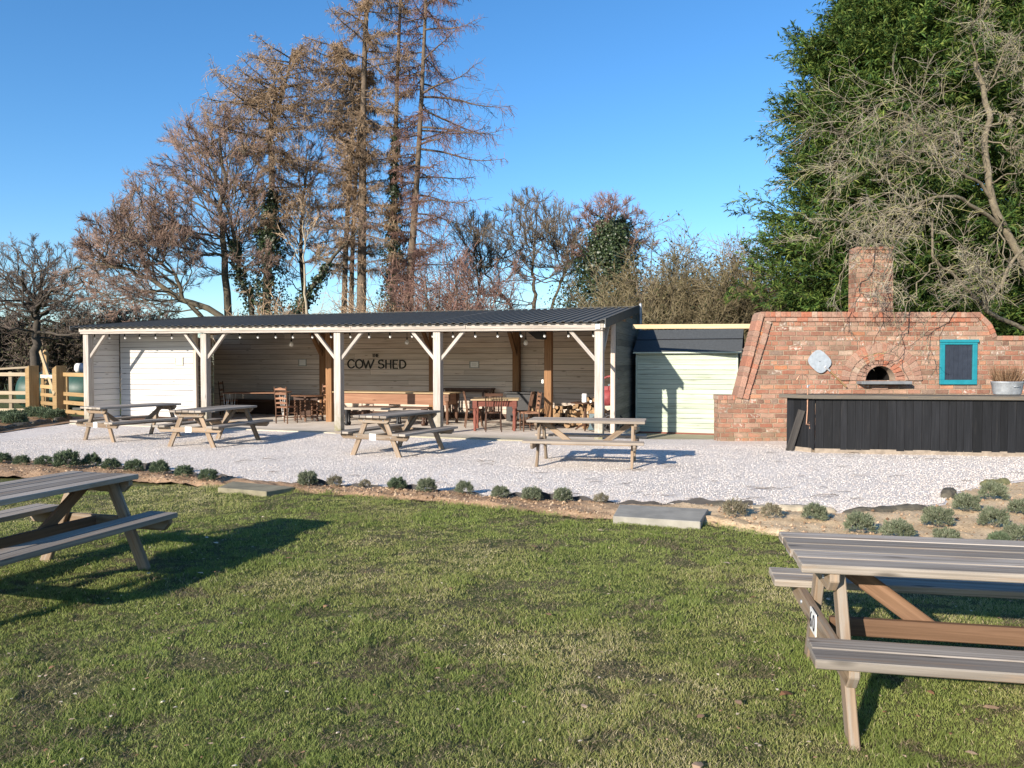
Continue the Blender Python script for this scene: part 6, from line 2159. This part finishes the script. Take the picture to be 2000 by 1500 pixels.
def larch(name, label, Y, trunk, reach_l, reach_r, seed, r0=.2, nb=70, lo=.25, ivy_on=None, twig=tw_larch, dens=1.0, droop=-.05, tipup=.05):
    """reach_l/reach_r: (image y, metres) pairs for how far the boughs go to each side"""
    g = np.random.default_rng(seed)
    tr = poly_curve(pxl(trunk, Y), 30)
    base = tr[0].copy(); base[2] = 0
    root = thing(name, label, "tree", base, 0, "larches behind the shed")
    A = Acc()
    A.tube(tr[None], r0, .03, 9)
    t_ = lo + (1 - lo) * (np.arange(nb) + g.random(nb)) / nb
    f = t_ * 29
    i = np.clip(f.astype(int), 0, 28)
    st = tr[i] * (1 - (f - i))[:, None] + tr[i + 1] * (f - i)[:, None]
    az = g.random(nb) * 2 * np.pi
    py = 708 - (st[:, 2] - EYE.z) * F / Y
    rl = np.interp(py, *zip(*sorted(reach_l)))
    rr = np.interp(py, *zip(*sorted(reach_r)))
    k = .5 + .5 * np.cos(az)
    L = (rr * k + rl * (1 - k)) * (.90 + .5 * g.random(nb))
    d = np.stack([np.cos(az), np.sin(az), g.normal(.12, .16, nb)], 1)
    upv = [droop, droop, droop, 0.0, tipup, tipup, tipup * 2]
    P0 = grow(st, d, L, 8, .055, upv, g)
    A.tube(P0, np.clip(.014 + L * .010, .015, .06), .007, 5)
    A.build("trunk", M['bark_larch'], root, True, base)
    B = Acc()
    n1 = max(5, int(19 * dens))
    s, d, par, t1 = spawn(P0, n1, .12, 1.0, 58, 14, g, flat=.6)
    d[:, 2] -= .22
    L1 = np.clip(L[par] * .34 * (1.1 - .6 * t1) * (.6 + .7 * g.random(len(t1))), .15, 1.5)
    P1 = grow(s, d, L1, 5, .10, -.07, g)
    B.tube(P1, .0085, .0055, 3)
    n2 = max(4, int(8 * dens))
    s, d, par, t2 = spawn(P1, n2, .05, 1.0, 55, 18, g)
    d[:, 2] -= .45
    L2 = np.clip(L1[par] * .42 * (.6 + .8 * g.random(len(t2))), .10, .6)
    P2 = grow(s, d, L2, 4, .12, -.10, g)
    B.tube(P2, .0062, .004, 3)
    # short side spurs and cones straight on the boughs
    s, d, par, t2 = spawn(P0, n1 * 2, .1, 1.0, 70, 25, g)
    P3 = grow(s, d, .10 + .20 * g.random(len(s)), 3, .2, -.05, g)
    B.tube(P3, .0085, .006, 3)
    B.build("crown", twig, root, False, base)
    if ivy_on:
        a0, a1, rads, n = ivy_on
        seg = tr[int(a0 * 29):int(a1 * 29) + 1]
        V, Q = ivy(seg, np.interp(np.linspace(0, 1, len(seg)), np.linspace(0, 1, len(rads)), rads), n, seed + 3)
        np_mesh("ivy", V - base, Q, ivy_m, root)
    return root

larch("larch_tree", "bare larch with a bent flat top and ivy on its foot, next to the alders", 29.5,
      [(518, 730), (520, 612), (524, 500), (528, 434), (531, 330), (527, 255), (546, 205), (557, 165), (572, 95)],
      [(90, .8), (150, 1.5), (220, 2.4), (260, 2.2), (330, 1.3), (430, .9), (612, .5)], [(90, .9), (150, 1.2), (220, 1.9), (300, 1.6), (420, 1.3), (612, .7)], 31, .19, 92, .34, (.10, .47, (.70, .62, .50, .40, .24), 6500), droop=-.02)
larch("larch_tree", "slender forked larch stem leftmost of the tall clump behind the shed", 30.5,
      [(671, 730), (672, 612), (677, 450), (686, 300), (690, 200), (676, 130), (650, 85)],
      [(60, .6), (130, 1.2), (200, 1.6), (330, 1.5), (450, 1.2), (612, .9)], [(60, .4), (170, .8), (400, .9), (612, .8)], 32, .13, 80, .25)
larch("larch_tree", "thin larch stem standing tight between two thicker trunks", 31.5,
      [(688, 730), (686, 612), (690, 450), (697, 320), (703, 200), (706, 150)],
      [(150, .5), (260, 1.3), (420, 1.1), (612, .8)], [(150, .5), (260, 1.0), (420, .9), (612, .8)], 33, .12, 46, .30)
larch("larch_tree", "tallest straight larch of the clump, its top cut by the photo's edge", 30,
      [(706, 730), (706, 612), (708, 400), (709, 248), (714, 60), (722, -60), (726, -140)],
      [(-140, .4), (0, .9), (60, 1.3), (180, 1.9), (300, 1.6), (450, 1.4), (612, 1.2)], [(-140, .4), (0, 1.3), (100, 1.6), (230, 1.5), (420, 1.3), (612, 1.0)], 34, .22, 120, .22)
larch("larch_tree", "larch thickly wrapped in dark ivy behind the middle of the shed", 30.5,
      [(768, 730), (769, 612), (770, 454), (774, 231), (782, 0), (786, -120)],
      [(-120, .4), (0, .7), (200, .9), (400, .9), (612, .9)], [(-120, .4), (0, .8), (200, 1.0), (400, .9), (612, .9)], 35, .17, 70, .30, (.10, .60, (.58, .55, .48, .44, .34, .24, .12), 8500), tw_larch, .8)
larch("larch_tree", "leaning larch with long boughs reaching out over the open sky", 30,
      [(795, 730), (799, 607), (804, 500), (813, 372), (823, 198), (832, 0), (838, -130)],
      [(-130, .4), (0, .9), (200, 1.1), (400, .9), (612, .6)], [(-130, .5), (0, 1.6), (120, 2.2), (280, 3.0), (380, 2.4), (460, 2.0), (612, 1.2)], 36, .2, 112, .24, None, tw_red, .95, -.09, .09)

# scrub and hedge shrubs
def shrub(name, label, px, Y, py_top, wpx, seed, twig, leaf=None, nst=26, nleaf=0, group="scrub bushes behind the sheds", lean=.35, dens=1.0, base_z=-.2, r=.0085):
    g = np.random.default_rng(seed)
    b = np.array(YP(px, 700, Y)); b[2] = base_z
    h = np.array(YP(px, py_top, Y))[2] - base_z
    w_ = wpx / F * Y / 2
    root = thing(name, label, "shrub" if name != "hedge" else "hedge", b, 0, group)
    az = g.random(nst) * 6.283
    rr = np.sqrt(g.random(nst))
    st = b + np.stack([np.cos(az) * rr * w_ * .5, np.sin(az) * rr * w_ * .5, 0 * az], 1)
    d = np.stack([np.cos(az) * rr * lean, np.sin(az) * rr * lean, np.ones(nst)], 1)
    L = h * (.72 + .35 * g.random(nst)) * np.clip(1.08 - .35 * rr ** 2, .5, 1.1)
    A = Acc()
    P0 = grow(st, d, L, 9, .09, .0, g)
    A.tube(P0, .012 + L * .005, .008, 5)
    A.build("stems", M['bark_olive'], root, True, b)
    B = Acc()
    s, d, par, t_ = spawn(P0, int(14 * dens), .15, 1.0, 42, 16, g)
    L1 = np.clip(L[par] * .30 * (1.15 - .6 * t_) * (.6 + .8 * g.random(len(t_))), .2, w_ * .9)
    P1 = grow(s, d, L1, 5, .14, .02, g)
    B.tube(P1, r * 1.2, r * .8, 3)
    s, d, par, t_ = spawn(P1, int(9 * dens), .1, 1.0, 45, 20, g)
    L2 = np.clip(L1[par] * .5 * (.5 + .9 * g.random(len(t_))), .12, .8)
    P2 = grow(s, d, L2, 4, .18, .0, g)
    B.tube(P2, r, r * .55, 3)
    B.build("crown", twig, root, False, b)
    if leaf is not None and nleaf:
        k = g.integers(0, len(P2), nleaf)
        c = P2[k, g.integers(1, 4, nleaf)] + g.normal(0, .05, (nleaf, 3))
        n_ = unit(g.normal(0, 1, (nleaf, 3)) + [0, -.3, .5])
        s_2 = unit(np.cross(n_, g.normal(0, 1, (nleaf, 3))))
        q_ = np.cross(n_, s_2)
        Lf = (.035 + .035 * g.random(nleaf))[:, None] * (Y / 28)
        V = np.stack([c - q_ * Lf, c + s_2 * Lf * .6, c + q_ * Lf, c - s_2 * Lf * .6], 1).reshape(-1, 3)
        np_mesh("leaves", V - b, np.arange(nleaf)[:, None] * 4 + [[0, 1, 2, 3]], leaf, root)
    return root
olive_leaf = island("olive_scrub_leaf", [(0.038, 0.040, 0.018), (0.068, 0.066, 0.029), (0.105, 0.094, 0.044), (0.14, 0.115, 0.06)], .7, .6, 1.3, .15)
dark_leaf = island("dark_bramble_leaf", [(0.030, 0.035, 0.018), (0.06, 0.062, 0.030), (0.10, 0.092, 0.048)], .7, .6, 1.3, .1)
SCR = [(1225, 27.5, 560, 110, tw_olive, "olive"), (1282, 28.5, 480, 110, tw_olive, "olive"), (1312, 29.5, 495, 110, tw_ash, "grey"), (1362, 28.0, 520, 130, tw_olive, "olive"), (1412, 28.0, 505, 130, tw_olive, "olive"), (1462, 28.6, 505, 110, tw_olive, "olive"), (1482, 31.0, 478, 150, tw_purple, "purple"), (1532, 27.5, 520, 100, tw_ash, "grey"), (1250, 26.5, 575, 150, tw_olive, "olive"), (1340, 26.5, 590, 150, tw_olive, "olive"), (1430, 26.0, 580, 150, tw_olive, "olive")]
SL = ["tangled olive bush just behind the shed's ridge corner", "tall olive bush beside the ivy-smothered tree", "greyish bare bush rising between two olive ones", "olive bush above the middle of the pale beam", "dense olive bush above the cream shed roof", "olive bush above the beam's brick wall end", "purplish twiggy bush beside the dark conifer", "grey whippy bush between conifer and brick wall", "low bramble bush close behind the shed's vent pipe", "low bramble bush right above the felt roof", "low bramble bush above the end of the felt roof"]
for i, (px, Y, pt, wd, tw, kind) in enumerate(SCR):
    shrub("scrub_bush", SL[i], px, Y, pt, wd, 60 + i, tw, olive_leaf if kind == "olive" else None, 26 if kind != "olive" else 38, 5200 if kind == "olive" else 0, dens=1.3)
for i, (px, Y, pt, wd, lb_) in enumerate(((835, 29, 500, 130, "reddish thicket under the leaning larch"), (890, 29.5, 480, 120, "reddish thicket between the larches and the fanning tree"), (925, 28.5, 540, 110, "low reddish thicket above the shed ridge"), (760, 28, 570, 120, "twiggy thicket round the foot of the ivy larch"), (640, 28, 585, 110, "low twiggy thicket beside the leaning trunk"), (545, 28, 575, 70, "twiggy growth beside the ivy foot of the bent larch"))):
    shrub("thicket", lb_, px, Y, pt, wd, 90 + i, tw_red if i < 3 else tw_larch, None, 26, 0, "thickets under the larches", dens=1.15)
HL = ["dark hedge bush furthest along the field fence", "dark hedge bush beyond the old field fence", "dark hedge bush behind the oak's trunk", "dark hedge bush behind the tall gate post", "dark hedge bush above the blue drum", "dark hedge bush behind the corner of the shed", "dark hedge bush rising behind the shed's low roof end", "dark hedge bush at the outermost field edge"]
for i, (px, pt, wd) in enumerate(((-40, 600, 150), (20, 615, 140), (62, 610, 130), (108, 620, 130), (150, 622, 130), (200, 618, 130), (262, 606, 130), (-130, 600, 160))):
    shrub("hedge_bush", HL[i], px, 50 + (i % 3) * 1.5, pt, wd, 110 + i, tw_oak, dark_leaf, 34, 4200, "dark hedge beyond the field", lean=.3, dens=1.1, base_z=-.35, r=.016)
for i, (px, lb_) in enumerate(((330, "far hedge bush hidden low behind the shed roof"),)):
    shrub("hedge_bush", lb_, px, 52, 610, 160, 130 + i, tw_oak, dark_leaf, 30, 3000, "dark hedge beyond the field", base_z=-.35, r=.016)

# conifers
con_m = island("conifer_spray", [(0.024, 0.056, 0.018), (0.044, 0.093, 0.023), (0.072, 0.128, 0.027), (0.110, 0.162, 0.034), (0.168, 0.202, 0.047)], .65, .55, 1.40, .15, patch=(1.3, 2.0, .62, (0.15, 0.12, 0.05), .5))
def conifer(label, px, Y, prof, seed, nb, top_z):
    """prof: (height, reach) pairs; boughs sweep out and lift at their tips, carrying flat sprays"""
    g = np.random.default_rng(seed)
    b = np.array(YP(px, 700, Y)); b[2] = -.2
    root = thing("conifer_tree", label, "tree", b, 0, "dense evergreen conifers")
    A = Acc()
    tr = np.stack([np.linspace(b, b + [0.2, 0, top_z], 8)])
    A.tube(tr, .35, .05, 9)
    z = b[2] + .5 + (top_z - .7) * g.random(nb) ** 1.15
    az = g.random(nb) * 6.283
    face = (g.random(nb) < .45)
    az[face] = -np.pi / 2 - .9 + 1.9 * (g.random(face.sum()) - .55)
    rch = np.interp(z, *zip(*prof))
    lump = 1 + .10 * np.sin(az * 5 + z * 1.1) + .08 * np.sin(z * 2.7 + az * 3)
    Lb = rch * lump * (.78 + .30 * g.random(nb) ** 1.4)
    st = np.stack([b[0] + 0 * z, b[1] + 0 * z, z - .25 * Lb], 1)
    dd = np.stack([np.cos(az), np.sin(az), .10 + .25 * g.random(nb)], 1)
    P0 = grow(st, dd, Lb, 8, .04, [.0, .02, .03, .04, .05, .02, -.05], g)
    A.tube(P0, .03, .006, 4)
    A.build("trunk", M['bark_dark'], root, True, b)
    # side shoots on the outer part of each bough
    ns = 26
    s, d, par, t_ = spawn(P0, ns, .40, 1.0, 42, 16, g, flat=.80)
    L1 = (.35 + .45 * g.random(len(s))) * (1.25 - .75 * (t_ - .4))
    P1 = grow(s, d, L1, 4, .10, .03, g)
    # feathery flat sprays: short tapered leaflets on both sides
    nl = 18
    s, d, par, t_ = spawn(P1, nl, .0, 1.0, 34, 16, g, flat=.45)
    d[:, 2] += .10
    d = unit(d)
    L2 = .11 + .13 * g.random(len(s))
    side = unit(np.cross(d, g.normal(0, .5, d.shape) + [0, 0, 1.0]))
    wv = (.013 + .012 * g.random(len(s)))[:, None]
    e = s + d * L2[:, None] + np.stack([0 * L2, 0 * L2, -.02 - .03 * g.random(len(s))], 1)
    mm_ = s + d * (L2 * .5)[:, None]
    V = np.stack([s, mm_ - side * wv, e, mm_ + side * wv], 1).reshape(-1, 3)
    np_mesh("crown", V - b, np.arange(len(s))[:, None] * 4 + [[0, 1, 2, 3]], con_m, root)
    return root
conifer("huge dark green conifer towering behind the brick chimney", 1800, 23.0, [(-.2, 3.6), (2.0, 3.9), (3.4, 4.4), (5.2, 4.9), (7.2, 4.75), (8.5, 4.3), (10.0, 3.8), (12.0, 3.0), (14, 2.0), (17, .3)], 41, 1550, 17)
conifer("second dark green conifer behind the twisted bare tree at the picture's edge", 2090, 22.0, [(-.2, 3.2), (3.0, 3.9), (6.0, 4.1), (9.0, 3.5), (12.0, 2.6), (16, .3)], 42, 700, 16)

# twisted bare tree leaning over the brick oven
def apple():
    g = np.random.default_rng(77)
    Y = 18.2
    tr = [poly_curve(pxl([(2060, 690, 18.4), (2020, 560, 18.3), (1968, 450, 18.1), (1940, 393, 18.0), (1923, 300, 17.9), (1934, 233, 17.9), (1922, 185, 17.9), (1905, 120, 17.9)], Y), 22),
          poly_curve(pxl([(2060, 690, 18.4), (1990, 640, 18.0), (1925, 604, 17.5), (1955, 560, 17.4), (1980, 505, 17.4), (2015, 470, 17.5)], Y), 14),
          poly_curve(pxl([(1940, 393, 18.0), (1905, 350, 17.7), (1862, 335, 17.4), (1830, 320, 17.2)], Y), 10),
          poly_curve(pxl([(1950, 440, 18.0), (1900, 400, 17.5), (1855, 383, 17.2), (1800, 395, 16.9), (1730, 415, 16.6)], Y), 12),
          poly_curve(pxl([(1925, 604, 17.5), (1885, 560, 17.2), (1850, 525, 17.0), (1825, 505, 16.8), (1822, 440, 16.8), (1835, 395, 16.9)], Y), 12)]
    base = tr[0][0].copy(); base[2] = 0
    root = thing("apple_tree", "twisted bare lichened tree arching over the brick oven and its chimney", "tree", base, 0)
    A = Acc()
    for k, t_ in enumerate(tr):
        t_[1:-1] += g.normal(0, .02, t_[1:-1].shape)
        A.tube(t_[None], (.10, .06, .04, .05, .035)[k], (.05, .03, .02, .02, .02)[k], 9)
    lims = [(0, .70, (1800, 200), (1710, 205), (1645, 265)), (2, .9, (1760, 220), (1650, 290), (1605, 395)), (3, .9, (1690, 420), (1640, 440), (1590, 475)), (3, .8, (1720, 450), (1660, 500), (1640, 540)), (3, .7, (1770, 440), (1720, 540), (1715, 615)), (2, .6, (1800, 300), (1720, 320), (1670, 350)), (4, .6, (1790, 560), (1760, 620), (1740, 690)), (0, .95, (1900, 60), (1915, 20), (1925, -40)), (0, .9, (1960, 100), (2000, 60), (2040, 20)), (0, .7, (1980, 220), (2030, 200), (2080, 220)), (0, .5, (1990, 330), (2040, 330), (2090, 360)), (1, .95, (2030, 430), (2060, 420), (2100, 430)), (4, .9, (1790, 420), (1740, 470), (1690, 540)), (2, .95, (1780, 340), (1700, 400), (1650, 460)), (0, .6, (1870, 280), (1800, 250), (1740, 255)), (1, .5, (1890, 580), (1850, 600), (1800, 640)), (0, .88, (1960, 150), (1985, 110), (2010, 130)), (1, .7, (1930, 540), (1900, 510), (1870, 470)), (0, .55, (1890, 330), (1850, 260), (1800, 280)), (0, .65, (1970, 290), (1990, 240), (2020, 260)), (0, .4, (1960, 500), (1930, 540), (1900, 560))]
    P = []
    for (ti, fr, a, b_, c) in lims:
        t_ = tr[ti]
        p0 = t_[int(fr * (len(t_) - 1))]
        yd = p0[1] - g.uniform(.2, 1.5)
        y2 = yd if c[1] < 600 else 16.15
        cc = poly_curve([p0, np.array(YP(*a, (p0[1] + y2) / 2 + .1)), np.array(YP(*b_, y2 + .1)), np.array(YP(*c, y2))], 14)
        cc[1:-1] += g.normal(0, .045, cc[1:-1].shape)
        P.append(cc)
    P = np.stack(P)
    L0 = np.linalg.norm(np.diff(P, axis=1), axis=2).sum(1)
    A.tube(P, .019, .006, 6)
    s, d, par, t_ = spawn(P, 12, .08, 1.0, 42, 18, g)
    L1 = np.clip(L0[par] * .36 * (1.1 - .5 * t_) * (.5 + .8 * g.random(len(t_))), .3, 1.5)
    P1 = grow(s, d, L1, 8, .17, [.06, .02, -.03, -.06, -.08, -.08, -.08], g)
    A.tube(P1, .0066, .0038, 5)
    A.build("trunk", M['bark_lichen'], root, True, base)
    B = Acc()
    kk = P1[:, -1, 2] > 3.0
    kk |= g.random(len(kk)) < .15
    P1, L1 = P1[kk], L1[kk]
    s, d, par, t_ = spawn(P1, 8, .1, 1.0, 45, 20, g)
    L2 = np.clip(L1[par] * .48 * (.5 + .9 * g.random(len(t_))), .15, .9)
    P2 = grow(s, d, L2, 6, .17, -.05, g)
    B.tube(P2, .0040, .0026, 4)
    s, d, par, t_ = spawn(P2, 4, .1, 1.0, 50, 20, g)
    L3 = np.clip(L2[par] * .5 * (.4 + .9 * g.random(len(t_))), .06, .4)
    P3 = grow(s, d, L3, 4, .18, -.03, g)
    B.tube(P3, .0030, .0020, 3)
    B.build("crown", tw_lichen, root, False, base)
apple()
